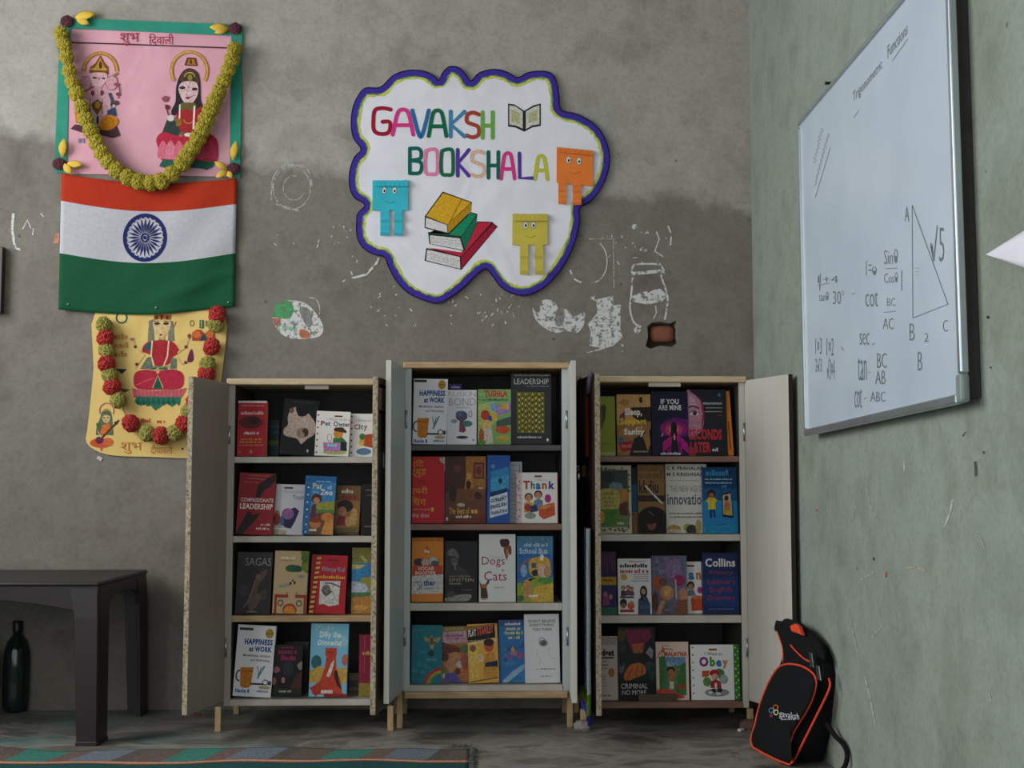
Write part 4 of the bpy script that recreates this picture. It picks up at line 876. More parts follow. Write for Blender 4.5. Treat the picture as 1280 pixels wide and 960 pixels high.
book(CR, 0, o9, (800, 45, 1118, 575), '#1c1c20', [P(smooth_loop([(800, 60), (840, 70), (890, 110), (930, 180), (938, 270), (925, 350), (890, 400), (800, 420)], 3), '#a8748a'), P(smooth_loop([(800, 90), (850, 110), (880, 160), (850, 180), (800, 190)], 3), '#b98a9a'), L(smooth_loop([(815, 190), (850, 178), (895, 195)], 4, False), 12, '#3a2028'), E(862, 238, 40, 18, '#c9a8b4'), E(862, 238, 17, 17, '#2a2028'), L([(822, 232), (860, 215), (905, 240)], 6, '#3a2430'), P([(905, 100), (935, 180), (940, 280), (905, 380), (925, 240)], '#8a2a3a'),
     T('SECONDS', 812, 362, 1076, 450, '#b5303a', 0.05), T('LATER', 818, 465, 985, 550, '#b5303a', 0.05), P([(800, 500), (880, 520), (860, 575), (800, 575)], '#9a2a3a'), W(995, 512, 1045, 540, '#c9c4c8', 2), R(930, 150, 1085, 166, '#8a8688'), R(950, 190, 1082, 197, '#8a8688'), R(945, 220, 1082, 227, '#8a8688'), W(1045, 250, 1082, 256, '#a83a3a', 4), P([(1050, 90), (1065, 65), (1078, 100), (1060, 105)], '#2f6a8a')],
     'black thriller with half a woman\'s face and red capitals', d=0.004, t=0.016)
book(CR, 0, o9, (1122, 60, 1168, 565), '#c9731c', [R(1138, 300, 1150, 520, '#8f4c14')], 'narrow bright orange book standing beside the thriller', d=0.010, tilt=-2.5, t=0.02)

# --- right cabinet, second shelf
o10 = (735, 575)
book(CR, 1, o10, (-10, 45, 352, 588), '#b0a48a', [R(80, 80, 330, 540, '#5f7a52')] + blobs(70, 65, 325, 85, 14, ['#4a4438', '#6a5f4a'], 4, 6, 14) + blobs(318, 80, 336, 560, 22, ['#4a4438', '#6f644c'], 5, 6, 12) + blobs(80, 545, 325, 572, 14, ['#4a4438', '#6a5f4a'], 6, 6, 14) + [P([(80, 90), (320, 85), (318, 230), (80, 240)], '#34413c'), E(150, 140, 60, 40, '#22302c'), E(220, 220, 60, 40, '#6a7a86'), E(280, 290, 50, 60, '#a87a34'), P([(240, 360), (318, 330), (318, 450), (250, 440)], '#5a2a22'), P(smooth_loop([(85, 250), (140, 232), (240, 250), (245, 380), (160, 395), (85, 388)], 3), '#a9a252'), W(110, 262, 205, 278, '#8a5a2a', 2), W(100, 300, 215, 314, '#7a6a2a', 3), W(110, 330, 200, 342, '#7a6a2a', 4), W(115, 362, 200, 374, '#8a5a2a', 6), P([(85, 400), (230, 395), (250, 520), (85, 525)], '#4a7a2a'), E(95, 460, 26, 50, '#b59a3a'), W(225, 495, 285, 516, '#cfc8b4', 2)],
     'illustrated book with a cream patterned frame and olive plaque', d=0.0, t=0.016)
book(CR, 1, o10, (330, 60, 405, 588), '#23557a', [R(330, 60, 405, 200, '#152f44'), R(330, 420, 405, 588, '#8a6a4a'), E(375, 545, 22, 26, '#a86a3a')], 'blue book wedged behind the cream framed cover', d=0.036, t=0.012)
book(CR, 1, o10, (405, 40, 620, 588), '#7a5a34', [R(405, 40, 620, 150, '#76552f'), W(415, 95, 580, 108, '#a07a44', 3), T('kkdiu', 415, 165, 570, 268, '#2a1c14', 0.02), R(405, 285, 620, 335, '#3a2220'), E(520, 470, 120, 95, '#1c1412'), R(405, 480, 620, 588, '#1c1412'), E(510, 520, 36, 44, '#7a4632'), E(505, 490, 40, 26, '#231614'), P([(490, 405), (530, 440), (520, 450), (485, 415)], '#5a4a2a'), L([(462, 205), (530, 280), (600, 350)], 13, '#d0cac6')],
     'brown novel with dark arch portrait and a pale slash', d=0.0, t=0.016)
book(CR, 1, o10, (628, 35, 960, 592), '#bfbab0', [T('C K PRAHALAD', 640, 55, 940, 84, '#4a4844', 0.03), T('M S KRISHNAN', 640, 105, 940, 134, '#4a4844', 0.03), W(660, 165, 900, 174, '#8f8a84', 3), T('THE NEW AGE OF', 665, 212, 940, 262, '#8d8a88', 0.01), T('innovation', 640, 280, 950, 366, '#4f5a66', 0.02), W(655, 428, 930, 440, '#5a5650', 4), W(655, 458, 930, 470, '#5a5650', 5), E(668, 505, 22, 24, '#d8d4cc'), E(690, 560, 54, 34, '#a8884a'), E(690, 580, 60, 20, '#c4b49a'), E(800, 550, 36, 32, '#8a9a4a'), E(830, 570, 44, 46, '#3a3c34'), E(885, 540, 24, 56, '#b5955a')],
     'white business book with grey lettering and globe pictures', d=0.030, t=0.018)
book(CR, 1, o10, (925, 60, 1212, 592), '#1f6f9f', [R(925, 60, 1212, 230, '#133a60'), R(925, 230, 1212, 330, '#18507c'), W(955, 82, 1160, 128, '#2f7fae', 2), W(945, 150, 1180, 162, '#9fb8c8', 3), W(950, 180, 1170, 192, '#9fb8c8', 4), W(1085, 200, 1130, 225, '#2f7fae', 2), E(998, 275, 34, 36, '#2a1c18'), E(998, 290, 22, 24, '#8a5a3a'), P([(950, 330), (975, 305), (1020, 305), (1048, 330), (1030, 345), (1030, 400), (968, 400), (968, 345)], '#c4b02a'), P([(980, 400), (1000, 400), (998, 470), (980, 465)], '#16305c'), P([(1004, 400), (1024, 400), (1030, 465), (1012, 462)], '#16305c'), P([(1085, 275), (1165, 258), (1178, 470), (1085, 458)], '#1a2228'), P([(1092, 285), (1160, 270), (1168, 450), (1092, 440)], '#b5a090'), E(1122, 310, 18, 22, '#3a2420'), P([(1100, 430), (1105, 340), (1145, 335), (1155, 430)], '#a86a42'), R(1095, 405, 1160, 440, '#a89a3a'), W(1040, 515, 1110, 524, '#16507a', 5), P([(925, 540), (1212, 520), (1212, 592), (925, 592)], '#2382ae')],
     'bright blue book with a yellow dressed child and a picture frame', d=0.0, t=0.014)

# --- right cabinet, third shelf
o11 = (735, 675)
book(CR, 2, o11, (-20, 95, 230, 600), '#2a2150', [R(-20, 95, 230, 290, '#2d1a44')] + [L([(105 + i * 22, 110), (100 + i * 22, 200 + (i % 3) * 30)], 6, '#7a2450') for i in range(6)] + [R(-20, 300, 230, 365, '#b58a26'), W(100, 315, 205, 335, '#5a4410', 2), E(125, 440, 20, 24, '#b06a6a'), P([(100, 530), (105, 460), (150, 450), (170, 520)], '#8a3a6a'), E(175, 460, 16, 20, '#a8808a'), R(-20, 545, 230, 600, '#1f6a4a')],
     'deep violet story book with a yellow title band', d=0.004, t=0.014)
book(CR, 2, o11, (243, 152, 512, 600), '#d0cbca', [W(330, 168, 470, 180, '#b56a6a', 2), W(262, 192, 490, 224, '#3a2a30', 2), W(262, 234, 490, 268, '#b0403a', 3), E(292, 300, 28, 26, '#d0a03a'), W(365, 274, 495, 284, '#5a6a8a', 3), W(375, 292, 495, 300, '#b56a6a', 4), W(365, 308, 495, 316, '#6a7a9a', 5), W(350, 326, 495, 336, '#5a6a8a', 6)] + person(285, 390, 16, '#2a1a18', '#4a3a60') + person(325, 385, 16, '#3a2018', '#8a3a40') + person(355, 395, 14, '#2a1a18', '#5a4a6a') + [R(258, 455, 370, 470, '#4a3a4a'), E(285, 510, 28, 36, '#2a1a18'), E(285, 530, 20, 22, '#8a6048'), E(345, 530, 28, 30, '#c4552a'), E(350, 510, 18, 18, '#a87858'), R(258, 560, 370, 582, '#a8402f'), E(448, 420, 30, 50, '#1c1618'), E(446, 418, 18, 26, '#b58a70'), P([(400, 600), (405, 480), (435, 455), (475, 460), (500, 520), (498, 600)], '#3a4a66'), P([(415, 530), (495, 520), (495, 545), (420, 555)], '#4a5c78'), R(425, 430, 440, 490, '#1c1618')],
     'white Hindi exam book with a woman in blue, arms folded', d=0.0, t=0.014)
book(CR, 2, o11, (518, 128, 798, 605), '#5c5a72', [R(518, 128, 798, 260, '#5f6078'), P([(620, 180), (740, 150), (760, 300), (640, 310)], '#86688e')] + blobs(540, 150, 780, 260, 10, ['#6a6a86', '#767a94', '#7f6a94'], 3, 14, 34) + [E(735, 330, 50, 46, '#8a2a5a'), E(560, 350, 36, 60, '#a8502f'), E(605, 340, 34, 30, '#6a4a44'), E(635, 430, 56, 60, '#b5804a'), E(640, 420, 30, 40, '#c49a68'), L([(705, 320), (712, 480)], 10, '#c9a48a'), E(765, 450, 34, 60, '#b5785a'), P([(580, 605), (590, 520), (680, 500), (710, 605)], '#5f5a62'), P([(545, 605), (590, 490), (620, 500), (580, 605)], '#c08a62'), P([(700, 605), (710, 500), (798, 480), (798, 605)], '#7a4a3a'), E(540, 500, 26, 80, '#5a3a34'), W(610, 560, 690, 572, '#8a8a94', 3)],
     'purple grey fantasy cover with brown haired figures', d=0.0, t=0.014)
book(CR, 2, o11, (700, 175, 915, 605), '#d0cbc8', [R(800, 203, 860, 218, '#7a2f33'), T('a', 812, 265, 858, 326, '#2f7ab0', 0.05), T('n', 872, 265, 912, 326, '#a86a3a', 0.05), E(828, 375, 30, 36, '#2a1c1c'), E(828, 385, 22, 26, '#b58a6a'), P([(800, 460), (805, 415), (850, 410), (872, 460)], '#7a8a98'), E(898, 412, 20, 28, '#a83a86'), P([(825, 480), (870, 460), (922, 470), (922, 580), (830, 585)], '#c4522f'), P([(830, 470), (880, 455), (922, 462), (922, 490), (840, 490)], '#d0683a')],
     'white picture book half hidden behind the fantasy cover', d=0.030, t=0.010)
book(CR, 2, o11, (928, 108, 1228, 610), '#1c2a52', [P([(928, 330), (1228, 300), (1228, 560), (928, 540)], '#203a70'), R(928, 108, 1228, 140, '#242a4c'), T('Collins', 950, 155, 1205, 225, '#dcd8d6', 0.03), T('Primary', 985, 255, 1185, 296, '#8a3444', 0.01), T('Learner\'s', 965, 320, 1200, 368, '#8a3444', 0.01), T('English', 985, 390, 1175, 444, '#8a3444', 0.01), T('Dictionary', 960, 460, 1195, 508, '#8a3444', 0.01), W(970, 565, 1180, 576, '#6a7aa0', 3)],
     'navy blue dictionary with white heading and dull red lines', d=0.0, t=0.03)

# --- right cabinet, lowest shelf
o12 = (735, 775)
book(CR, 3, o12, (-30, 135, 243, 640), '#b5a59f', [R(-30, 140, 243, 205, '#a89a96'), T('mindset', -20, 238, 208, 292, '#1c1a1a', 0.06), R(85, 298, 205, 312, '#3a3432'), W(85, 328, 140, 340, '#3a3432', 3), W(85, 355, 150, 368, '#3a3432', 4), W(85, 384, 140, 394, '#3a3432', 5), E(178, 422, 32, 36, '#a8641c'), W(85, 445, 130, 456, '#8a7a74', 3), W(85, 470, 125, 480, '#8a7a74', 4), W(85, 495, 125, 505, '#8a7a74', 5), W(85, 520, 135, 530, '#8a7a74', 6), W(85, 595, 165, 608, '#6a5f5a', 7), R(236, 135, 243, 640, '#a58f66')],
     'pale pinkish book with black title and orange seal', d=0.0, t=0.016)
book(CR, 3, o12, (248, 62, 545, 645), '#1c2420', [E(270, 130, 40, 50, '#5a4a2a'), P([(300, 80), (510, 78), (520, 140), (470, 190), (440, 290), (370, 290), (330, 180)], '#7a2a4a'), P([(360, 200), (450, 190), (440, 285), (375, 285)], '#a85a34'), P([(355, 270), (445, 270), (480, 360), (340, 370)], '#2a2426'), P(smooth_loop([(290, 450), (340, 370), (420, 350), (465, 390), (460, 440), (380, 470), (310, 500)], 3), '#b5662f'), P([(245, 340), (270, 390), (300, 340), (290, 420), (260, 440)], '#5f5a7a'), P([(470, 270), (500, 220), (530, 250), (520, 320)], '#8a8a94'), E(500, 380, 40, 40, '#2f4a3f'), E(280, 220, 40, 50, '#2a3a2c'), E(520, 430, 30, 60, '#24403a'), L([(320, 480), (350, 400)], 8, '#7a3a1c'), L([(390, 460), (400, 370)], 8, '#7a3a1c'), L([(435, 450), (440, 370)], 6, '#7a3a1c'), P([(248, 490), (545, 490), (545, 645), (248, 645)], '#141a1a'), T('CRIMINAL', 266, 515, 480, 556, '#cfcac6', 0.0), T('NO MORE', 275, 568, 468, 606, '#cfcac6', 0.0)],
     'black green cover with crimson figure, orange tiger and white capitals', d=0.006, t=0.018)
book(CR, 3, o12, (550, 178, 812, 650), '#cbb2a2', [R(575, 300, 790, 612, '#4a7a52'), R(575, 300, 790, 370, '#6a8ab0'), E(650, 360, 50, 20, '#8aa4bc'), P([(575, 300), (620, 290), (640, 400), (580, 600)], '#3f7040'), P([(740, 370), (790, 340), (790, 600), (700, 600)], '#3a6a3c'), E(668, 405, 32, 26, '#3a2018'), E(668, 422, 22, 24, '#a86a48'), P([(645, 500), (655, 445), (690, 445), (730, 395), (738, 402), (695, 470), (690, 500)], '#a86a48'), R(655, 500, 690, 560, '#c9bfa8'), R(715, 530, 780, 560, '#a8422f'), T('A', 590, 215, 625, 290, '#b5442f', 0.02, 10), T('MALAYNA', 618, 258, 800, 295, '#b5352f', 0.05), W(610, 200, 660, 212, '#a8806a', 3), L(smooth_loop([(560, 310), (590, 250), (640, 235), (690, 245)], 4, False), 8, '#c0503a'), P(smooth_loop([(555, 565), (640, 560), (700, 585), (780, 625), (700, 640), (560, 612)], 3), '#c0503a')],
     'pink edged comic with a jungle child and curling red title', d=0.0, t=0.012)
book(CR, 3, o12, (830, 200, 1228, 662), '#d2d0cc', dots(848, 222, 858, 605, 1, 7, 8, '#7a7f86') + [R(1180, 200, 1228, 662, '#3f7f2f')] + dots(1196, 225, 1206, 640, 1, 8, 7, '#b9d4a8') + dots(1216, 255, 1222, 620, 1, 7, 7, '#b9d4a8') + [R(980, 233, 1045, 248, '#9a3a3a'), T('I Want to', 945, 262, 1090, 290, '#7a8290', 0.02), T('O', 898, 300, 975, 385, '#7a2f78', 0.05), T('b', 985, 302, 1030, 384, '#4a8a3a', 0.05), T('e', 1036, 328, 1082, 386, '#2f6ab0', 0.05), T('y', 1088, 330, 1132, 402, '#b5803a', 0.05),
     E(1038, 600, 102, 34, '#8a8c8c'), E(1060, 440, 44, 40, '#4a7a4a'), E(1095, 490, 36, 40, '#8fa49a'), E(960, 510, 34, 40, '#4f8a52'), P([(918, 420), (980, 415), (975, 465), (920, 470)], '#b5522f'), R(945, 465, 955, 520, '#8a5a34'), E(1020, 440, 40, 32, '#9a2430'), E(1022, 470, 30, 28, '#c99a78'), P([(985, 560), (990, 505), (1030, 490), (1070, 510), (1075, 565)], '#9a2a34'), R(1020, 520, 1040, 560, '#d0ccc4'), E(1010, 585, 20, 20, '#2a2a30'), E(1060, 582, 22, 20, '#2a2a30'), E(1050, 610, 22, 12, '#c9c6c2'), E(985, 600, 22, 12, '#c9c6c2')],
     'white square picture book with green dotted spine and seated child', d=0.0, t=0.010)
o = MB().box(-0.058, 0.058, -0.006, 0.006, 0, 0.022).build('wooden_strip', simple('dark_strip', '#5a4636', '#3f3026', 30, 0.7, 0.1), None, bevel=0.001)
pp = at(735 + 555 / 6.4, 872, YRt + 0.004); o.location = (pp.x, YRt + 0.005, zR[3] + 0.0002); tag(o, 'brown wooden strip lying before the lowest books in the corner cabinet', 'strip')

# ------------------------------------------------------------------ things on the walls
def tr(items, ox, oy, s):
    """move art from a detail frame into the photograph's frame"""
    q = lambda x, y: (ox + x / s, oy + y / s)
    out = []
    for it in items:
        k, a = it[0], it[1:]
        if k == 'r': out.append(('r', *q(a[0], a[1]), *q(a[2], a[3]), *a[4:]))
        elif k == 'e': out.append(('e', *q(a[0], a[1]), a[2] / s, a[3] / s, *a[4:]))
        elif k == 'o': out.append(('o', *q(a[0], a[1]), a[2] / s, a[3] / s, a[4] / s, *a[5:]))
        elif k == 'p': out.append(('p', [q(*p) for p in a[0]], a[1]))
        elif k == 'l': out.append(('l', [q(*p) for p in a[0]], a[1] / s, a[2]))
        elif k == 't': out.append(('t', a[0], *q(a[1], a[2]), *q(a[3], a[4]), *a[5:]))
        elif k == 'w': out.append(('w', *q(a[0], a[1]), *q(a[2], a[3]), *a[4:]))
    return out

def sheet(name, mat, quad, parent, depth, nx=16, ny=12, wave=0.001, curl=0.0, seed=0, thick=0.0006, edge=0.0, cols=None):
    """thin paper or cloth sheet; quad = four corners in the photograph, depth = distance in front of the back wall"""
    TL, TR, BR, BL = [Vector(q) for q in quad]; r_ = random.Random(seed); ph = [r_.uniform(0, 6) for _ in range(4)]
    vs, fs = [], []
    for j in range(ny + 1):
        for i in range(nx + 1):
            u, v = i / nx, j / ny
            p = TL.lerp(TR, u).lerp(BL.lerp(BR, u), v)
            dd = depth + wave * (math.sin(u * 7 + ph[0]) * math.sin(v * 5 + ph[1]) + 0.6 * math.sin(u * 15 + v * 4 + ph[2]))
            dd += curl * max(0, v - 0.75) ** 2 * 16
            vs.append(at(p.x, p.y, D - dd))
    for j in range(ny):
        for i in range(nx): fs.append((j * (nx + 1) + i, j * (nx + 1) + i + 1, (j + 1) * (nx + 1) + i + 1, (j + 1) * (nx + 1) + i))
    o = MB().add(vs, fs).build(name, mat, parent, False, off=parent.location)
    m = o.modifiers.new('thick', 'SOLIDIFY'); m.thickness = thick; m.offset = 0
    return o
def wall_map(depth): return lambda x, y, l: at(x, y, D - depth - l * 0.000012)

def paper_mat(name, c1, c2, rough=0.8):
    m, nt, b = new_mat(name, rough, 0.3)
    tc = nd(nt, 'ShaderNodeTexCoord').outputs['Object']
    f = noise(nt, tc, 9, 4); g = noise(nt, tc, 3.5, 2, 0.5, 1.2)
    nt.links.new(ramp(nt, f, [(0.3, c1), (0.7, c2)]), b.inputs['Base Color'])
    bump(nt, b, g, 0.6, 0.02)
    return m
M['pink_paper'] = paper_mat('pink_paper', '#c68f9c', '#cf9aa5')
M['teal_paper'] = paper_mat('teal_paper', '#2a8a73', '#257b67')
M['yellow_paper'] = paper_mat('yellow_paper', '#cfae62', '#d8ba74')
M['white_paper'] = paper_mat('white_paper', '#d3d1d8', '#dedce2')
M['nail'] = simple('nail_head', '#9a9a98', '#7a7a78', 30, 0.4, metal=0.8)

# ---- pink festival poster
base = at(186, 222, D - 0.004)
pk = empty('festival_poster', base, 'pink paper poster with teal border strips and two seated crowned figures', 'poster')
sheet('paper', M['pink_paper'], [(86, 31), (290, 42), (287, 221), (82, 217)], pk, 0.006, seed=1)
sheet('border_strip', M['teal_paper'], [(76, 22), (302, 31), (300, 45), (76, 35)], pk, 0.010, 16, 2, 0.0006, seed=2)
sheet('border_strip', M['teal_paper'], [(75, 28), (88, 34), (83, 217), (68, 214)], pk, 0.0095, 2, 14, 0.0006, seed=3)
sheet('border_strip', M['teal_paper'], [(289, 42), (303, 32), (300, 222), (287, 220)], pk, 0.0095, 2, 14, 0.0006, seed=4)
MR, DKR = '#6a2a36', '#3a2a34'
gan = [O(335, 290, 168, 185, 34, '#a87434', 180, 360), O(335, 290, 160, 177, 12, '#c99a4a', 180, 360), O(335, 300, 168, 60, 26, '#a87434', 0, 40), L([(160, 335), (500, 350)], 4, '#a0606c'),
    E(200, 400, 56, 66, '#c98f9c'), E(440, 395, 56, 66, '#cf97a2'), O(200, 400, 56, 66, 5, '#8a5a66'), O(440, 395, 56, 66, 5, '#8a5a66'),
    P([(232, 300), (240, 250), (290, 215), (335, 140), (375, 215), (405, 245), (410, 320), (385, 305), (250, 305)], '#7a4a22'), P([(262, 280), (300, 230), (335, 160), (365, 230), (395, 285)], '#b5822e'), E(338, 235, 14, 36, '#4a3020'), L([(245, 268), (400, 268)], 9, '#c9a04a'),
    P(smooth_loop([(250, 310), (330, 300), (395, 312), (390, 380), (350, 430), (340, 500), (300, 520), (290, 440), (250, 390)], 3), '#d6abb4'), E(285, 350, 24, 9, '#4a3038'), E(365, 355, 18, 8, '#4a3038'), L([(190, 475), (275, 430)], 14, '#8a4a56'), P([(325, 320), (318, 370), (332, 372)], '#a8505a'), L(smooth_loop([(320, 420), (315, 480), (330, 530)], 4, False), 22, '#cf9ca8'), E(265, 490, 16, 26, '#7a3a40'), E(350, 490, 16, 26, '#7a3a40'),
    P(smooth_loop([(190, 560), (240, 520), (330, 530), (400, 480), (440, 560), (420, 660), (330, 720), (230, 700)], 3), '#cfa0ac'), P([(250, 590), (310, 545), (355, 580), (345, 640), (305, 695), (265, 640)], '#6f4a20'), E(308, 600, 24, 34, '#a8802f'), L([(240, 540), (240, 690)], 7, '#3f3a34'), L([(355, 540), (350, 680)], 7, '#3f3a34'),
    P([(400, 650), (470, 620), (485, 700), (400, 700)], '#2f4a6a'), L([(420, 490), (445, 560), (440, 610)], 26, '#3f4a56'), E(480, 580, 28, 22, '#5a4048'), E(500, 500, 22, 16, '#6a3a44'), E(488, 410, 28, 16, '#8a4a58'), L([(500, 410), (515, 470), (500, 540)], 10, '#7a4450'), E(460, 605, 12, 10, '#d9cfc9'),
    P([(60, 820), (100, 780), (330, 800), (480, 780), (520, 880), (455, 905), (320, 875), (150, 850)], '#55333e'), P(smooth_loop([(335, 820), (345, 730), (420, 690), (490, 720), (500, 770), (430, 830)], 3), '#c9801f'), O(410, 765, 55, 50, 7, '#a8621a', 200, 420), P([(95, 660), (130, 690), (150, 760), (110, 770)], '#c97a2a'), E(300, 745, 26, 40, '#c9bfc0'), E(310, 740, 12, 44, '#3a3034'), W(130, 890, 200, 950, '#8f7f9a', 3)]
lak = [O(300, 195, 142, 150, 24, '#b5823a', 148, 392), O(300, 195, 136, 144, 9, '#cfa45a', 148, 392), P([(265, 155), (285, 98), (345, 100), (358, 160)], '#4f2c22'), P([(280, 150), (295, 110), (338, 110), (348, 152)], '#a8702a'), E(312, 130, 8, 18, '#5a3020'),
    P(smooth_loop([(200, 420), (205, 310), (240, 215), (300, 175), (365, 215), (380, 320), (385, 420), (415, 480), (400, 560), (330, 500), (250, 500), (180, 520), (170, 480)], 3), '#2f2a2e'), P(smooth_loop([(235, 270), (250, 215), (300, 185), (350, 215), (368, 290), (300, 265)], 3), '#6a3a2c'),
    P(smooth_loop([(222, 330), (245, 280), (300, 270), (355, 285), (365, 350), (340, 410), (300, 440), (255, 415)], 3), '#d3b3b6'), P([(255, 265), (265, 210), (300, 195), (345, 215), (352, 270)], '#3a3a24'), O(303, 240, 40, 36, 7, '#b5b25a', 180, 360), E(305, 245, 18, 24, '#8a7a34'), E(250, 318, 22, 11, '#3a2a34'), E(340, 328, 22, 11, '#3a2a34'), E(296, 314, 5, 7, '#a03040'), L([(288, 330), (282, 372), (296, 378)], 4, '#9a7a84'), P([(265, 390), (290, 382), (315, 388), (290, 404)], '#8a2f3c'), L([(305, 385), (350, 370)], 5, '#7a5a64'),
    P(smooth_loop([(240, 430), (340, 430), (345, 480), (290, 500), (235, 475)], 3), '#6a5a34'), P(smooth_loop([(215, 500), (240, 480), (340, 480), (385, 455), (410, 500), (380, 560), (350, 640), (240, 640), (200, 560)], 3), '#a02c30'), O(295, 545, 40, 36, 7, '#c9863a', 10, 170), L([(232, 440), (228, 560)], 11, '#ddd6d2'), L([(338, 450), (330, 620)], 13, '#ddd6d2'), P([(100, 650), (140, 545), (200, 560), (235, 630), (210, 680)], '#33403c'), P([(200, 540), (245, 545), (240, 590), (205, 600)], '#8a6a2e'), E(165, 540, 26, 22, '#d3c9c6'), L([(150, 520), (125, 440)], 9, '#7a3a48'), P([(95, 395), (125, 375), (155, 385), (140, 420), (115, 420)], '#8f4a5c'), E(140, 460, 16, 18, '#6a2a3c'), P([(420, 390), (445, 380), (440, 425), (425, 430)], '#a8606c'),
    P(smooth_loop([(60, 690), (110, 640), (200, 665), (290, 670), (400, 640), (490, 680), (510, 740), (500, 850), (420, 850), (100, 845), (75, 760)], 3), '#b02a40')] + \
    [P(smooth_loop([(x - 34, 830), (x - 38, 770), (x, 700), (x + 38, 770), (x + 34, 835)], 3), c) for x, c in ((110, '#cf6a80'), (165, '#d27a8e'), (225, '#cf6a80'), (300, '#c24a62'), (380, '#c24a62'), (460, '#b53a56'))] + \
    [P([(80, 890), (110, 835), (200, 850), (280, 845), (400, 850), (490, 855), (470, 895), (430, 915), (380, 905), (300, 900), (180, 905), (120, 900)], '#2c5a4e'), E(265, 655, 34, 16, '#7a5a3a'), E(290, 660, 26, 14, '#dfd6d2')]
pr = Print()
pr.line([(88, 53), (150, 55), (288, 60)], 1.6, '#4a2c36'); pr.line([(88, 34.5), (288, 43)], 1.4, '#3a2c34')
pr.text('शुभ', 150, 41, 174, 57, '#a83a50', 0.0); pr.text('िदवाली', 186, 42, 217, 56, '#a83a50', 0.0)
pr.build('lettering', M['paper_print'], wall_map(0.0088), pk, base)
for art_, fr_ in ((gan, (80, 50, 7.39)), (lak, (185, 55, 5.82))):
    pr = Print(); pr.art(tr(art_, *fr_)); pr.build('figure_drawing', M['paper_print'], wall_map(0.0088), pk, base)

# ---- flag
fb_ = at(184, 390, D - 0.004)
fl = empty('tricolour_flag', fb_, 'tricolour cloth flag with saffron, white and green bands and blue wheel', 'flag')
def flag_px(u, v):
    ty = 217 + 6 * u + 9 * math.sin(PI * u); by = 387 + 7 * math.sin(PI * min(1, u * 1.02)) ** 1.2 - 4 * u ** 2
    x = (77 - 4 * v) * (1 - u) + (296 - 3 * v) * u
    return x, ty * (1 - v) + by * v + 4 * 4 * v * (1 - v) * math.sin(PI * u)
def flag_pt(u, v, e=0.0):
    x, y = flag_px(u, v)
    f = 0.0155 + 0.0035 * math.sin(u * 9 + v * 2.2) + 0.004 * math.sin((u + v * 0.6) * 17) * u + 0.007 * math.exp(-((v - 0.86 + 0.35 * (u - 0.6)) / 0.05) ** 2) * (u > 0.4) * min(1, (u - 0.4) * 5)
    f += 0.003 * math.exp(-((v - 0.10 - 0.1 * (1 - u)) / 0.05) ** 2) * u
    return at(x, y, D - f - e)
NU, rows = 44, [0.2 * i / 8 for i in range(8)] + [0.2 + 0.385 * i / 14 for i in range(14)] + [0.585 + 0.415 * i / 15 for i in range(16)]
vs, fs, cs = [], [], []
for v in rows:
    for i in range(NU + 1): vs.append(tuple(flag_pt(i / NU, v) - fb_))
for j in range(len(rows) - 1):
    vm = (rows[j] + rows[j + 1]) / 2
    c = '#a8321c' if vm < 0.2 else ('#b2afb5' if vm < 0.585 else '#1b5034')
    for i in range(NU): fs.append((j * (NU + 1) + i, j * (NU + 1) + i + 1, (j + 1) * (NU + 1) + i + 1, (j + 1) * (NU + 1) + i)); cs.append(lin(c))
me = bpy.data.meshes.new('cloth'); me.from_pydata(vs, [], fs)
ca = me.color_attributes.new('Col', 'FLOAT_COLOR', 'CORNER'); ca.data.foreach_set('color', [x for p, c in zip(me.polygons, cs) for x in list(c) * p.loop_total])
o = link_mesh('cloth', me, M['cloth_print'], fl, True); m_ = o.modifiers.new('thick', 'SOLIDIFY'); m_.thickness = 0.0008; m_.offset = 0
pr = Print(); NAVY = '#252a5c'
pr.ring(180.5, 297, 27.5, 30.2, 4.6, NAVY, 0, 360, 64)
for k in range(24):
    a = 2 * PI * k / 24; ca_, sa_ = math.cos(a), math.sin(a); b1 = a + 0.10; b2 = a - 0.10
    pr.poly([(180.5 + 4 * ca_, 297 + 4.4 * sa_), (180.5 + 14 * math.cos(b1), 297 + 15.4 * math.sin(b1)), (180.5 + 22.6 * ca_, 297 + 24.9 * sa_), (180.5 + 14 * math.cos(b2), 297 + 15.4 * math.sin(b2))], NAVY)
    a2 = a + PI / 24; pr.ell(180.5 + 23.2 * math.cos(a2), 297 + 25.5 * math.sin(a2), 1.4, 1.5, NAVY, 8)
pr.ring(180.5, 297, 5.2, 5.7, 2.0, NAVY); pr.ell(180.5, 297, 2.2, 2.4, NAVY)
def flag_map(x, y, l):
    u = (x - 75) / 219; lo, hi = 0.0, 1.0
    for _ in range(24):
        mid = (lo + hi) / 2
        if flag_px(u, mid)[1] < y: lo = mid
        else: hi = mid
    q = flag_pt(u, lo, 0.0016 + l * 0.00002); return q
pr.build('wheel_emblem', M['cloth_print'], flag_map, fl, fb_)
for u, v in ((0.055, 0.955), (0.555, 0.945), (0.965, 0.965)):
    q = flag_pt(u, v, 0.002); MB().lathe([(0.0035, 0), (0.003, 0.002), (0.001, 0.003)], 10).build('pin', M['nail'], fl).matrix_local = Matrix.Translation(q - fb_) @ Matrix.Rotation(PI / 2, 4, 'X')

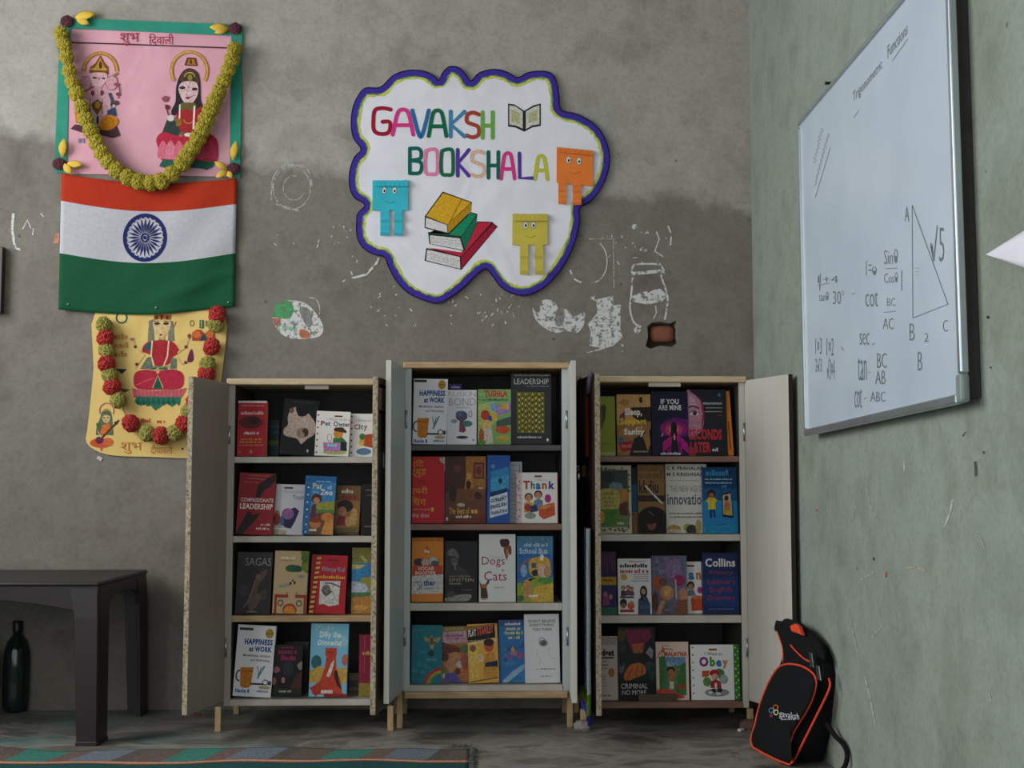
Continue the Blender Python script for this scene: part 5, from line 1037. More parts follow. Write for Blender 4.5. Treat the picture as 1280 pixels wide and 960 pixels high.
# ---- yellow poster
yb = at(195, 572, D - 0.004)
yp = empty('festival_poster', yb, 'yellow paper poster with a red robed figure on a lotus, below the flag', 'poster')
YPX = [(121, 386), (280, 384), (274, 573), (107, 553)]
vsY = [(121, 386), (200, 385), (279, 384), (276, 480), (270, 571), (240, 573), (185, 571), (150, 570), (126, 566), (108, 553), (110, 530), (117, 460)]
loop = smooth_loop(vsY, 3)
front = [at(x, y, D - 0.0062) for x, y in loop]; back = [q + Vector((0, 0.001, 0)) for q in front]
mb = MB(); n = len(loop)
mb.add([tuple(q) for q in front], [tuple(t) for t in tessellate_polygon([[Vector((x, y, 0)) for x, y in loop]])])
mb.add([tuple(q) for q in back], [tuple(t) for t in tessellate_polygon([[Vector((x, y, 0)) for x, y in loop]])])
mb.f += [(i, (i + 1) % n, n + (i + 1) % n, n + i) for i in range(n)]; mb.m += [0] * n
mb.build('paper', M['yellow_paper'], yp, off=yb)
god = [O(305, 70, 135, 150, 10, '#b5705a', 20, 160), P([(228, 105), (232, 60), (385, 60), (380, 105)], '#9a6a2e'), E(255, 85, 14, 16, '#7a2a24'), E(350, 85, 14, 16, '#7a2a24'), E(300, 78, 12, 18, '#6a2020'),
    P([(190, 110), (225, 100), (232, 300), (175, 300), (180, 200)], '#7d7a6a'), P([(372, 110), (400, 120), (412, 290), (350, 310), (360, 220)], '#7d7a6a'), P(smooth_loop([(222, 120), (300, 100), (378, 120), (360, 210), (300, 265), (240, 215)], 3), '#d6b984'), E(258, 138, 26, 12, '#3a2c24'), E(338, 138, 26, 12, '#3a2c24'), L([(225, 118), (280, 115)], 6, '#3a2c24'), L([(315, 115), (370, 120)], 6, '#3a2c24'), E(292, 238, 14, 8, '#8a2a2a'), E(296, 100, 5, 8, '#a82a2a'), L([(300, 150), (305, 195)], 3, '#a8885a'), R(270, 250, 325, 290, '#cfae78'), P([(262, 280), (340, 280), (310, 310)], '#7a7448'),
    P(smooth_loop([(125, 385), (150, 320), (220, 290), (340, 290), (410, 310), (455, 390), (390, 440), (360, 500), (230, 510), (200, 420)], 3), '#a82b35'), P([(150, 330), (215, 295), (205, 380), (150, 375)], '#2f5a62'), P([(108, 540), (170, 440), (210, 430), (220, 545)], '#6d7464'), P([(370, 540), (390, 440), (430, 450), (430, 540)], '#6d7464'), L([(215, 290), (205, 420), (235, 530)], 12, '#ddcfa4'), L([(362, 290), (350, 430), (310, 530)], 12, '#ddcfa4'),
    L([(130, 400), (70, 345), (40, 280)], 15, '#d3b27c'), L([(150, 410), (90, 490), (60, 545)], 15, '#d3b27c'), L([(440, 400), (515, 345), (545, 250)], 15, '#d3b27c'), L([(440, 440), (480, 500), (515, 480)], 13, '#d3b27c'), E(65, 345, 14, 14, '#7a2a30'), E(78, 500, 16, 14, '#7a2a30'), E(515, 345, 14, 14, '#7a2a30'), E(512, 484, 14, 14, '#7a2a30'), E(38, 278, 20, 14, '#a86a5a'), E(545, 250, 16, 22, '#8a4a4a'), P(smooth_loop([(525, 470), (550, 380), (570, 370), (582, 450), (560, 480)], 3), '#6a2c4a'),
    P(smooth_loop([(48, 640), (70, 570), (160, 548), (260, 560), (400, 545), (480, 575), (495, 650), (460, 715), (270, 725), (80, 715)], 3), '#b02c42'), L([(60, 690), (180, 640), (240, 620)], 6, '#d0605a'), P([(215, 715), (265, 595), (315, 715)], '#1f5a4a'), L([(218, 712), (265, 600), (312, 712)], 7, '#cfb870'), R(180, 516, 370, 522, '#6a7a4a'), R(200, 526, 350, 548, '#4a6a5a'), E(265, 555, 16, 28, '#c9a06a'),
    P([(35, 705), (90, 725), (250, 735), (440, 725), (520, 710), (480, 790), (300, 800), (50, 795)], '#c4606a')] + [L([(60 + i * 34, 715), (72 + i * 33, 790)], 6, '#b03f52') for i in range(13)] + \
    [P([(55, 840), (75, 785), (470, 790), (455, 870), (420, 840), (390, 880), (345, 845), (300, 870), (240, 910), (200, 865), (165, 875), (150, 845), (110, 870), (95, 835)], '#2f6f5a')] + [P([(70 + i * 45, 845), (90 + i * 45, 795), (112 + i * 45, 845), (95 + i * 45, 865)], '#1f5a4c') for i in range(8)] + \
    [P([(570, 290), (572, 215), (610, 190), (650, 195), (680, 230), (720, 195), (765, 210), (775, 290)], '#a8442f'), E(612, 235, 36, 34, '#cf6a3a'), E(730, 235, 34, 34, '#cf6a3a'), P([(640, 290), (672, 215), (705, 290)], '#2a4a52'), R(635, 105, 672, 180, '#2f6a4a'), R(648, 105, 655, 175, '#c9b88a'), R(690, 110, 700, 165, '#4f5a34'), O(568, 135, 20, 28, 6, '#6a5a34')]
veena = [O(305, 120, 88, 90, 14, '#b5706a', 150, 390), E(300, 140, 44, 40, '#8a8438'), P([(235, 190), (250, 130), (350, 130), (365, 200), (380, 400), (180, 400), (190, 300)], '#5f6a52'), P(smooth_loop([(255, 190), (300, 170), (345, 190), (330, 245), (295, 262), (262, 240)], 3), '#d0b684'), E(275, 203, 12, 7, '#3a2c24'), E(320, 203, 12, 7, '#3a2c24'), E(297, 238, 9, 5, '#8a2a2a'),
    P([(250, 290), (330, 260), (350, 330), (260, 400), (230, 380)], '#cf7030'), E(240, 490, 130, 55, '#c9592c'), E(320, 480, 60, 50, '#cf6a3a'), L([(210, 470), (330, 350), (445, 230)], 20, '#5a3428'), E(222, 460, 48, 42, '#6a2a44'), E(410, 262, 20, 18, '#4a2c24'), P([(200, 350), (240, 400), (250, 430), (220, 420)], '#d3b98c'), P([(215, 510), (265, 510), (245, 590)], '#c4525a'), P([(185, 260), (240, 270), (230, 330), (190, 320)], '#3f6a4a')]
for art_, fr_ in ((god, (160, 385, 7.11)), (veena, (100, 500, 9.14))):
    pr = Print(); pr.art(tr(art_, *fr_)); pr.build('figure_drawing', M['paper_print'], wall_map(0.0074), yp, yb)
pr = Print()
pr.art(tr([O(283, 78, 34, 34, 8, '#2a5a52'), P([(250, 370), (315, 372), (285, 400)], '#2f3440'), P([(262, 480), (335, 490), (300, 505)], '#6a5a34')], 90, 380, 4.571))
for k in range(3): pr.words(143, 417 + k * 11, 161, 424 + k * 11, '#c08a4a', k)
pr.text('शुभ', 151, 553, 178, 567, '#b8743a', 0.0); pr.text('दीपावली', 188, 556, 216, 568, '#b8743a', 0.0)
pr.words(176, 523, 188, 528, '#c4552a', 4); pr.words(196, 524, 208, 529, '#c4552a', 5)
pr.ell(228, 561, 1.2, 1.5, '#2a2622')
pr.build('lettering', M['paper_print'], wall_map(0.0074), yp, yb, 'stuff')
tp = MB().box(-0.009, 0.009, -0.002, 0.0, -0.006, 0.006).build('tape_piece', simple('tape_white', '#b9b6ae', '#aaa79f', 40, 0.6), None, bevel=0.0005)
tp.location = at(124.5, 573, D - 0.001); tp.rotation_euler = (0, 0.5, 0); tag(tp, 'small pale tape piece on the wall under the yellow poster', 'tape')

# ---- marigold garlands
def flower_mesh(name, seed):
    bm = bmesh.new(); bmesh.ops.create_icosphere(bm, subdivisions=4, radius=1.0); r_ = random.Random(seed)
    for v in bm.verts:
        k = 0.98 + r_.uniform(-0.13, 0.13) + 0.05 * math.sin(v.co.x * 9 + seed) * math.sin(v.co.z * 8) ; v.co = Vector((v.co.x, v.co.y * 0.85, v.co.z * 0.92)) * k
    me = bpy.data.meshes.new(name); bm.to_mesh(me); bm.free(); return me
M['marigold_yellow'] = simple('marigold_olive_yellow', '#8a7c1e', '#a5932c', 50, 0.9)
M['marigold_green'] = simple('marigold_olive', '#7d7730', '#9a9148', 50, 0.9)
M['marigold_red'] = simple('marigold_red', '#8f1d18', '#b0302a', 50, 0.9)
M['string'] = simple('string', '#6a6040', '#54492f', 60, 0.9)
FM = {}
for key in ('marigold_yellow', 'marigold_green', 'marigold_red'):
    FM[key] = [flower_mesh(key, s) for s in (1, 2, 3)]
    for me in FM[key]: me.materials.append(M[key])
def garland(label, pts, depth, strings):
    c = pts[len(pts) // 2]; b0 = at(c[0], c[1], D - depth)
    g = empty('marigold_garland', b0, label, 'garland')
    r_ = random.Random(len(pts))
    for x, y, rp, key in pts:
        rad = rp * D / F
        o = bpy.data.objects.new('flower_head', r_.choice(FM[key])); COL.objects.link(o); o.parent = g
        o.location = at(x, y, D - depth - rad * 0.86) - b0
        o.scale = (rad, rad, rad); o.rotation_euler = (r_.uniform(-.5, .5), r_.uniform(0, 6), r_.uniform(-.5, .5))
    for st in strings:
        MB().tube([at(x, y, D - depth) for x, y in st], 0.0012, 6).build('string', M['string'], g, off=b0)
z1 = lambda x, y: (40 + x / 4.267, y / 4.267)
z2 = lambda x, y: (40 + x / 4.267, 200 + y / 4.267)
path = [z1(*p) for p in ((155, 180), (172, 240), (185, 305), (200, 380), (215, 440), (240, 500), (265, 572), (285, 635), (315, 700), (345, 762), (372, 815), (405, 862), (452, 908))] + [z2(*p) for p in ((510, 92), (570, 116), (635, 122), (692, 112), (750, 72), (800, 22))] + \
    [z1(*p) for p in ((825, 835), (855, 790), (885, 740), (910, 690), (930, 640), (955, 585), (975, 535), (998, 485), (1022, 432), (1045, 375), (1065, 320), (1080, 262))]
garland('olive yellow marigold garland hanging in a loop over the pink poster', [(x, y, 10.6 if 4 < i < 26 else 9.8, 'marigold_yellow') for i, (x, y) in enumerate(path)], 0.022, [[(84, 28)] + path + [(297, 40)]])
q3 = lambda x, y: (90 + x / 4.571, 380 + y / 4.571)
G2 = [(183, 120, 'g'), (190, 195, 'r'), (197, 265, 'g'), (197, 340, 'r'), (215, 405, 'g'), (228, 470, 'r'), (262, 548, 'g'), (335, 680, 'r'), (430, 738, 'g'), (510, 750, 'r'), (588, 735, 'g'), (640, 685, 'r'), (668, 615, 'g'), (700, 560, 'r'), (725, 500, 'g'), (768, 400, 'r'), (775, 345, 'g'), (797, 245, 'r'), (820, 120, 'g'), (828, 62, 'r')]
pts = [(*q3(x, y), 11.2 if k == 'r' else 10.4, 'marigold_red' if k == 'r' else 'marigold_green') for x, y, k in G2]
garland('red and olive marigold garland strung around the yellow poster', pts, 0.014, [[(p[0], p[1]) for p in pts]])

# corner posies of the pink poster
M['maroon'] = simple('maroon_petals', '#3d1420', '#521c2a', 60, 0.85)
M['yellow_petal'] = simple('yellow_petals', '#c29a26', '#d2ae3c', 40, 0.75)
mar = flower_mesh('bloom', 7); mar.materials.append(M['maroon'])
def petal(parent, off, a, b, wd, depth):
    A, B = at(a[0], a[1], D - depth), at(b[0], b[1], D - depth - 0.008)
    ax = (B - A); sd = Vector((ax.z, 0, -ax.x)).normalized(); nr = Vector((0, -1, 0)); rings = []
    for t, k in ((0, 0.25), (0.25, 0.8), (0.5, 1.0), (0.75, 0.7), (1.0, 0.06)):
        c = A + ax * t; rings.append([c + sd * wd * k * math.cos(2 * PI * j / 8) * D / F + nr * (0.0035 * k * math.sin(2 * PI * j / 8) + 0.004 * math.sin(PI * t)) for j in range(8)])
    MB().loft(rings).build('petal', M['yellow_petal'], parent, True, off=off)
for cx, cy, petals, where in ((84, 27, [((94, 22), (120, 17), 6), ((96, 24), (112, 30), 5)], 'beside the start of the garland, upper corner of pink poster'),
                       (294, 36, [((286, 36), (262, 34), 6), ((284, 38), (268, 41), 4)], 'at the upper corner of pink poster nearest the cloud sign'),
                       (74, 205, [((78, 196), (80, 173), 5.5), ((84, 205), (104, 206), 5), ((80, 205), (90, 218), 5)], 'at the lower corner of pink poster over the flag hem'),
                       (292, 211, [((291, 200), (295, 176), 5), ((284, 212), (268, 202), 4.5), ((284, 214), (270, 222), 4.5), ((285, 214), (290, 223), 4)], 'at the lower corner of pink poster nearest the cloud sign')):
    b0 = at(cx, cy, D - 0.014)
    e = empty('corner_posy', b0, 'maroon bloom with yellow petals ' + where, 'flower')
    o = bpy.data.objects.new('bloom', mar); COL.objects.link(o); o.parent = e; o.scale = (0.021, 0.010, 0.021); o.location = (0, -0.004, 0)
    for a, b, wd in petals: petal(e, b0, a, b, wd, 0.020)

# ---- cloud shaped sign
cl = [(165, 115), (215, 70), (270, 52), (330, 55), (372, 76), (385, 90), (400, 60), (425, 38), (460, 42), (490, 70), (506, 92), (535, 62), (590, 48), (640, 58), (680, 79), (720, 60), (780, 55), (815, 70), (830, 100), (838, 150), (845, 200), (900, 215), (950, 240), (990, 275), (1015, 320), (1028, 375), (1020, 440), (990, 505), (950, 550), (915, 570), (915, 620), (900, 690), (870, 760), (830, 820), (780, 870), (720, 898), (670, 895), (620, 870), (585, 825), (562, 800), (530, 820), (490, 860), (440, 900), (385, 928), (330, 918), (270, 890), (225, 845), (195, 790), (180, 755), (140, 745), (100, 720), (78, 680), (75, 630), (80, 590), (106, 558), (65, 530), (48, 480), (52, 420), (70, 375), (92, 350), (65, 310), (55, 260), (60, 200), (80, 150), (110, 118)]
q4 = lambda x, y: (420 + x / 3, 70 + y / 3)
lp = smooth_loop([q4(*p) for p in cl], 4)
cb = at(600, 380, D - 0.006)
cs_ = empty('cloud_sign', cb, 'white cloud shaped paper sign with purple rim, lettering and paper figures', 'sign')
n = len(lp)
fr = [at(x, y, D - 0.012) for x, y in lp]; bk = [at(x, y, D - 0.004) for x, y in lp]
tess = [tuple(t) for t in tessellate_polygon([[Vector((x, y, 0)) for x, y in lp]])]
mb = MB(); mb.add(fr, tess); mb.add(bk, tess); mb.f += [(i, (i + 1) % n, n + (i + 1) % n, n + i) for i in range(n)]; mb.m += [1] * n
mb.build('backing_sheet', [M['white_paper'], simple('navy_edge', '#241c4a', '#1a1438', 30, 0.8)], cs_, off=cb)
def inset(d, jit, seed):
    r_ = random.Random(seed); out = []
    for i in range(n):
        a, b = Vector(lp[i - 2]), Vector(lp[(i + 2) % n]); t = (b - a).normalized(); nrm = Vector((-t.y, t.x))
        out.append(tuple(Vector(lp[i]) + nrm * (d + r_.uniform(-jit, jit))))
    return out
pr = Print()
def band(d0, d1, col, j0, j1, s):
    A, B = inset(d0, j0, s), inset(d1, j1, s + 1)
    pr._add(A + B, [(i, (i + 1) % n, n + (i + 1) % n, n + i) for i in range(n)], col)
band(6.5, 12.0, '#c9cb5a', 0.3, 1.1, 1); band(5.5, 9.4, '#5f8a6a', 0.3, 0.9, 3); band(0.3, 8.0, '#43329a', 0.0, 0.8, 5); band(0.0, 1.5, '#1c1440', 0.0, 0.2, 7)
pr.build('rim', M['paper_print'], wall_map(0.0124), cs_, cb)
GL = {   # brush strokes in a unit box, y down
    'G': [[(0.97, 0.10), (0.55, 0.05), (0.16, 0.12), (0.07, 0.45), (0.10, 0.82), (0.40, 0.95), (0.86, 0.90), (0.93, 0.55), (0.55, 0.53)]],
    'A': [[(0.06, 0.97), (0.24, 0.25), (0.38, 0.06), (0.62, 0.06), (0.76, 0.25), (0.94, 0.97)], [(0.18, 0.62), (0.82, 0.62)]],
    'V': [[(0.06, 0.04), (0.40, 0.93), (0.60, 0.93), (0.94, 0.04)]],
    'K': [[(0.12, 0.03), (0.12, 0.97)], [(0.92, 0.04), (0.14, 0.52), (0.92, 0.97)]],
    'S': [[(0.93, 0.12), (0.50, 0.05), (0.12, 0.14), (0.10, 0.38), (0.50, 0.48), (0.88, 0.58), (0.90, 0.85), (0.50, 0.95), (0.07, 0.88)]],
    'H': [[(0.10, 0.03), (0.10, 0.97)], [(0.90, 0.03), (0.90, 0.97)], [(0.10, 0.52), (0.90, 0.52)]],
    'B': [[(0.12, 0.05), (0.12, 0.95)], [(0.12, 0.05), (0.70, 0.05), (0.90, 0.20), (0.80, 0.42), (0.15, 0.48)], [(0.15, 0.48), (0.82, 0.54), (0.93, 0.75), (0.75, 0.94), (0.12, 0.95)]],
    'O': [[(0.14, 0.10), (0.50, 0.05), (0.86, 0.09), (0.93, 0.50), (0.88, 0.92), (0.50, 0.96), (0.13, 0.91), (0.07, 0.50), (0.14, 0.10)]],
    'L': [[(0.10, 0.03), (0.12, 0.93), (0.95, 0.93)]]}
def letters(wd, rows):
    for ch, x0, y0, x1, y1, c in rows:
        p_ = Print()
        for st in GL[ch]:
            pts = [(x0 + u * (x1 - x0), y0 + v * (y1 - y0)) for u, v in st]
            sm = smooth_loop(pts, 4, False) if ch in 'GSOB' or (ch in 'AV' and len(pts) > 3) else pts
            p_.line([q4(*p) for p in sm], wd / 3, c)
            for p in (pts[0], pts[-1]): p_.ell(*q4(*p), wd / 6, wd / 6, c, 12)
        p_.build('letter', M['paper_print'], wall_map(0.0132), cs_, cb)
letters(15, [('G', 135, 190, 207, 297, '#a31c36'), ('A', 207, 197, 295, 298, '#dd3a8c'), ('V', 282, 200, 352, 300, '#2f6ea8'), ('A', 343, 200, 418, 303, '#1a6a4a'), ('K', 422, 205, 487, 305, '#4488b2'), ('S', 486, 207, 540, 310, '#a84634'), ('H', 545, 208, 592, 310, '#6fae4a')])
letters(14, [('B', 270, 342, 325, 445, '#14665a'), ('O', 330, 345, 385, 447, '#e584ae'), ('O', 390, 345, 443, 450, '#1f6b4a'), ('K', 450, 348, 502, 452, '#5a3aa0'), ('S', 505, 352, 560, 457, '#e0b8a0'), ('H', 567, 357, 613, 460, '#14665a'), ('A', 615, 360, 673, 463, '#e0388c'), ('L', 682, 362, 738, 465, '#5a3aa0'), ('A', 742, 370, 796, 465, '#c4c440')])
pr = Print()
pr.art(tr([P([(645, 178), (670, 182), (706, 205), (740, 185), (768, 178), (768, 262), (735, 268), (706, 284), (672, 268), (645, 265)], '#2c2a2e'), P([(650, 185), (672, 188), (700, 208), (700, 272), (672, 260), (650, 258)], '#d0cfc2'), P([(712, 208), (740, 192), (763, 185), (763, 256), (736, 260), (712, 274)], '#d0cfc2'), P([(658, 200), (690, 215), (690, 255), (658, 245)], '#b5b48a'), P([(722, 215), (755, 200), (755, 240), (722, 252)], '#b5b48a')], 420, 70, 3))
pr.build('open_book_drawing', M['paper_print'], wall_map(0.0126), cs_, cb)
pr = Print()
pr.art(tr([
    P([(338, 720), (470, 740), (530, 620), (585, 622), (606, 640), (470, 802), (332, 768)], '#3a1c24'), P([(345, 718), (470, 736), (532, 624), (582, 626), (470, 752)], '#c02a44'), P([(470, 756), (588, 630), (602, 642), (470, 796)], '#a01f38'), P([(342, 726), (464, 754), (466, 798), (338, 766)], '#d8d4d6'),
    P([(345, 660), (420, 668), (505, 585), (530, 592), (525, 640), (482, 732), (350, 705)], '#24342e'), P([(350, 662), (420, 672), (506, 588), (526, 596), (470, 676)], '#1f8a64'), P([(470, 680), (528, 600), (524, 636), (484, 726)], '#177050'), P([(352, 672), (464, 684), (478, 728), (354, 704)], '#d8d6d8'),
    P([(333, 600), (400, 508), (510, 548), (505, 575), (420, 668), (332, 645)], '#3a2c24'), P([(338, 600), (402, 514), (505, 550), (418, 632)], '#d9a82a'), P([(418, 634), (506, 552), (508, 580), (422, 664)], '#b98a20'), P([(338, 606), (416, 634), (418, 662), (336, 642)], '#dcd8da'), L([(425, 625), (470, 540)], 5, '#a87a1c')], 420, 70, 3))
for k in range(3): pr.line([q4(352 + k * 2, 742 + k * 9), q4(460, 768 + k * 9)], 0.5, '#a8a4a8'); pr.line([q4(356, 682 + k * 7), q4(470, 696 + k * 9)], 0.5, '#a8a4a8')
pr.build('book_stack_drawing', M['paper_print'], wall_map(0.0126), cs_, cb)
# folded paper figures glued to the sign
def figure(c1, c2, hx0, hy0, hx1, hy1, legs, eyes, rag, lt, skew=0.0):
    col = simple('craft_' + c1.strip('#'), c1, c2, 20, 0.8)
    r_ = random.Random(int(hx0)); f0 = D - 0.020
    top = [(hx0 + (hx1 - hx0) * i / 16, hy0 + (r_.uniform(-3, 6) if i % 2 else r_.uniform(0, 9)) + skew * i / 16) for i in range(17)]
    outline = top + [(hx1 - 1, hy1 + skew), (hx0 - 1, hy1)]
    P3 = [at(*q4(x, y), f0) for x, y in outline]; Pb = [q + Vector((0, 0.006, 0)) for q in P3]; k = len(outline)
    t_ = [tuple(t) for t in tessellate_polygon([[Vector((x, y, 0)) for x, y in outline]])]
    mb = MB().add(P3, t_).add(Pb, t_); mb.f += [(i, (i + 1) % k, k + (i + 1) % k, k + i) for i in range(k)]; mb.m += [0] * k
    h = mb.build('paper_figure', col, cs_, off=cb)
    fm = MB()   # curled fringe
    for i in range(8):
        x = hx0 + (hx1 - hx0) * (i + 0.5) / 8; yy = hy0 + skew * i / 8
        ring = [[at(*q4(x + s_ * (hx1 - hx0) / 17, yy + dy), f0 - dd) for s_ in (-1, 1)] + [at(*q4(x + s_ * (hx1 - hx0) / 17, yy + dy), f0 - dd + 0.001) for s_ in (1, -1)] for dy, dd in ((0, 0.0005), (7, 0.004), (rag, 0.0085))]
        fm.loft(ring)
    fm.build('fringe', col, h, off=cb)['label'] = 'cut paper fringe'
    for lx0, ly0, lx1, ly1 in legs:
        rings = []
        for i in range(9):   # accordion folded leg
            y = ly0 + (ly1 - ly0) * i / 8; dd = 0.001 + 0.006 * ((i // 2) % 2)
            rings.append([at(*q4(lx0, y), f0 - dd), at(*q4(lx1, y), f0 - dd), at(*q4(lx1, y), f0 - dd + 0.0012), at(*q4(lx0, y), f0 - dd + 0.0012)])
        MB().loft(rings).build('leg', col, h, off=cb)
    for ex, ey, er in eyes:
        p_ = Print(); p_.ell(ex, ey, er, er * 1.45, '#3a3434'); p_.ell(ex, ey, er * 0.86, er * 1.3, '#dedbd8'); p_.ell(ex + 1, ey + 2, er * 0.4, er * 0.55, '#26222a')
        p_.build('eye', M['paper_print'], lambda x, y, l: at(*q4(x, y), f0 - 0.0006 - l * 0.0001), h, cb)
    p_ = Print(); mx = (hx0 + hx1) / 2; my = hy0 + (hy1 - hy0) * 0.72
    p_.line(smooth_loop([(mx - 20, my - 2), (mx, my + 5), (mx + 20, my - 2)], 4, False), 1.8, lt)
    p_.build('smile', M['paper_print'], lambda x, y, l: at(*q4(x, y), f0 - 0.0006), h, cb)
figure('#2fb4c4', '#28a4b6', 137, 466, 271, 578, [(166, 578, 200, 674), (218, 578, 249, 674)], [(181, 504, 9), (219, 504, 9)], 22, '#1f8a98')
figure('#e07a2a', '#d86f22', 828, 342, 964, 474, [(834, 466, 864, 556), (888, 474, 920, 558)], [(872, 390, 10), (911, 394, 10)], 18, '#b5581a', 14)
figure('#c4b244', '#b8a63a', 662, 592, 794, 708, [(690, 708, 721, 820), (746, 708, 777, 820)], [(711, 634, 10), (740, 634, 10)], 26, '#8f7f28')

# ---- marks of old paint on the plaster
pr = Print(); WP = '#c9c9c6'
pr.art(tr([P(smooth_loop([(95, 610), (130, 530), (200, 505), (290, 520), (350, 570), (400, 650), (395, 710), (330, 735), (210, 735), (140, 695)], 3), WP), P(smooth_loop([(95, 600), (130, 525), (200, 508), (228, 560), (200, 615), (130, 610)], 3), '#4f9a62'), P([(92, 612), (150, 612), (148, 645), (115, 660)], '#b06a66'), P(smooth_loop([(262, 545), (320, 560), (340, 640), (310, 665), (270, 600)], 3), '#87847f'), P(smooth_loop([(265, 680), (310, 690), (322, 720), (290, 735), (262, 720)], 3), '#bd6a4a'), P([(150, 655), (250, 670), (250, 690), (160, 680)], '#8fb09c'), L(smooth_loop([(320, 490), (360, 500), (382, 550), (380, 590)], 4, False), 5, WP)], 320, 270, 4.8))
pr.art(tr([P(smooth_loop([(110, 530), (125, 555), (150, 550), (150, 500), (190, 488), (230, 505), (250, 540), (290, 540), (330, 580), (385, 555), (388, 610), (350, 665), (290, 655), (230, 665), (160, 630), (118, 580)], 3), WP), P(smooth_loop([(228, 610), (235, 550), (265, 530), (282, 560), (270, 620), (248, 632)], 3), '#87837c'),
    P([(415, 480), (440, 465), (440, 490), (540, 468), (540, 520), (580, 515), (578, 640), (590, 690), (540, 735), (490, 750), (412, 735), (420, 660), (405, 620), (430, 590), (455, 560), (450, 500)], WP), O(500, 610, 45, 62, 4, '#a5a39e', 270, 450), L([(440, 608), (545, 608)], 3, '#a09d98'),
    L(smooth_loop([(640, 350), (650, 305), (720, 298), (790, 305), (815, 350)], 4, False), 10, WP), L([(640, 350), (700, 345), (815, 335)], 18, WP), L(smooth_loop([(645, 370), (635, 470), (630, 540), (650, 610), (690, 635)], 4, False), 10, WP), L(smooth_loop([(790, 340), (808, 400), (830, 470), (825, 540), (815, 595)], 4, False), 10, WP), P([(640, 470), (690, 450), (790, 430), (830, 465), (800, 500), (720, 515), (645, 500)], WP), E(668, 650, 18, 18, WP), L([(722, 450), (748, 436)], 8, '#a04a4a'), L([(765, 510), (770, 560), (755, 590)], 6, WP),
    O(430, 285, 80, 115, 6, WP, -60, 95), L(smooth_loop([(310, 330), (330, 375), (370, 398)], 4, False), 9, WP), L([(410, 165), (540, 165), (545, 425)], 3, WP), E(655, 100, 16, 14, WP), L([(770, 125), (785, 165), (762, 230), (810, 262)], 7, WP), L([(832, 95), (850, 140), (845, 200)], 9, WP), E(700, 225, 22, 8, WP), E(720, 135, 10, 8, WP), E(585, 152, 5, 8, WP), L([(645, 265), (670, 265)], 4, WP), L([(400, 770), (440, 762), (500, 745)], 7, WP)], 640, 260, 4.267))
pr.art(tr([L([(40, 640), (36, 690), (46, 745), (62, 748)], 8, WP), L([(68, 688), (82, 660), (95, 690)], 4, WP), L([(100, 685), (98, 705)], 4, WP), P([(160, 730), (168, 698), (178, 700), (176, 730)], '#c98a70'), L([(122, 640), (132, 650)], 5, WP)], 0, 0, 2.4))
pr.art(tr([O(130, 470, 48, 55, 3, '#a8a6a2', 0, 360), O(135, 470, 28, 32, 3, '#a09e99', 20, 300), L(smooth_loop([(78, 500), (85, 440), (120, 412), (170, 425), (180, 470)], 4, False), 4, '#a8a6a2'), L([(90, 510), (150, 528)], 4, '#a8a6a2')], 300, 0, 2.0))
k = random.Random(11)
for x0, y0, x1, y1, c in ((415, 280, 475, 350, 14), (460, 380, 520, 410, 10), (560, 365, 650, 405, 34), (470, 350, 500, 372, 4), (340, 280, 420, 310, 6), (740, 285, 840, 330, 16), (770, 430, 780, 450, 2)):
    for _ in range(c):
        x, y, a = k.uniform(x0, x1), k.uniform(y0, y1), k.uniform(0.5, 2.6); ln = k.uniform(1.0, 5.0)
        pr.line([(x, y), (x + ln * math.cos(a), y + ln * math.sin(a))], k.uniform(0.7, 1.8), WP)
pr.line([(440, 348), (458, 343), (470, 330), (474, 322)], 3.0, WP)
o = pr.build('old_paint_marks', M['chalk'], lambda x, y, l: at(x, y, D - 0.0008 - l * 0.00001), WALL, (0, 0, 0), 'stuff')

# ---- framed board at the edge, seen only as a sliver
a, b = at(3.5, 308, D - 0.03), at(3.5, 391, D - 0.03)
fo = empty('wall_frame', (a.x - 0.18, D - 0.015, b.z), 'dark brown wooden frame on the wall left of the flag', 'frame')
fo['label'] = 'dark brown wooden frame hung on bare plaster apart from the flag'
for x0, x1, z0, z1 in ((a.x - 0.02, a.x, b.z, a.z), (a.x - 0.36, a.x - 0.34, b.z, a.z), (a.x - 0.34, a.x - 0.02, b.z, b.z + 0.02), (a.x - 0.34, a.x - 0.02, a.z - 0.02, a.z)):
    MB().box(x0, x1, D - 0.03, D - 0.002, z0, z1).build('frame_rail', M['laminate_dark'], fo, off=fo.location, bevel=0.002)
MB().box(a.x - 0.34, a.x - 0.02, D - 0.012, D - 0.004, b.z + 0.02, a.z - 0.02).build('panel', M['white_paper'], fo, off=fo.location)

# ---- whiteboard on the side wall
XB = XR - 0.032
FB_, NB_, FT_ = atX(1009.5, 545, XB), atX(1209, 503, XB), atX(1006, 147, XB)
e1 = (NB_ - FB_); wbw = e1.length; e1.normalize(); e2 = Vector((0, -e1.z, e1.y)); e2 = e2 if e2.z > 0 else -e2
wbh = (FT_ - FB_).dot(e2)
wb = empty('whiteboard', FB_, 'white writing board with aluminium frame and marker notes on the side wall', 'whiteboard')
def wbp(s, t, d): return FB_ + e1 * s + e2 * t + Vector((-d, 0, 0))
def wbox(s0, s1, t0, t1, d0, d1):
    vs = [wbp(s, t, d) for d in (d0, d1) for t in (t0, t1) for s in (s0, s1)]
    return MB().add(vs, [(0, 2, 3, 1), (4, 5, 7, 6), (0, 1, 5, 4), (2, 6, 7, 3), (0, 4, 6, 2), (1, 3, 7, 5)])
M['board'] = simple('board_enamel', '#b7c2cc', '#aab6c1', 4, 0.28, spec=0.5)
M['gap_shade_nail'] = simple('gap_shade_and_nail', '#24201c', '#2e2a26', 20, 0.8)  # near-black: gap shade put into the colour, also the nail's own tone
fw = 0.018
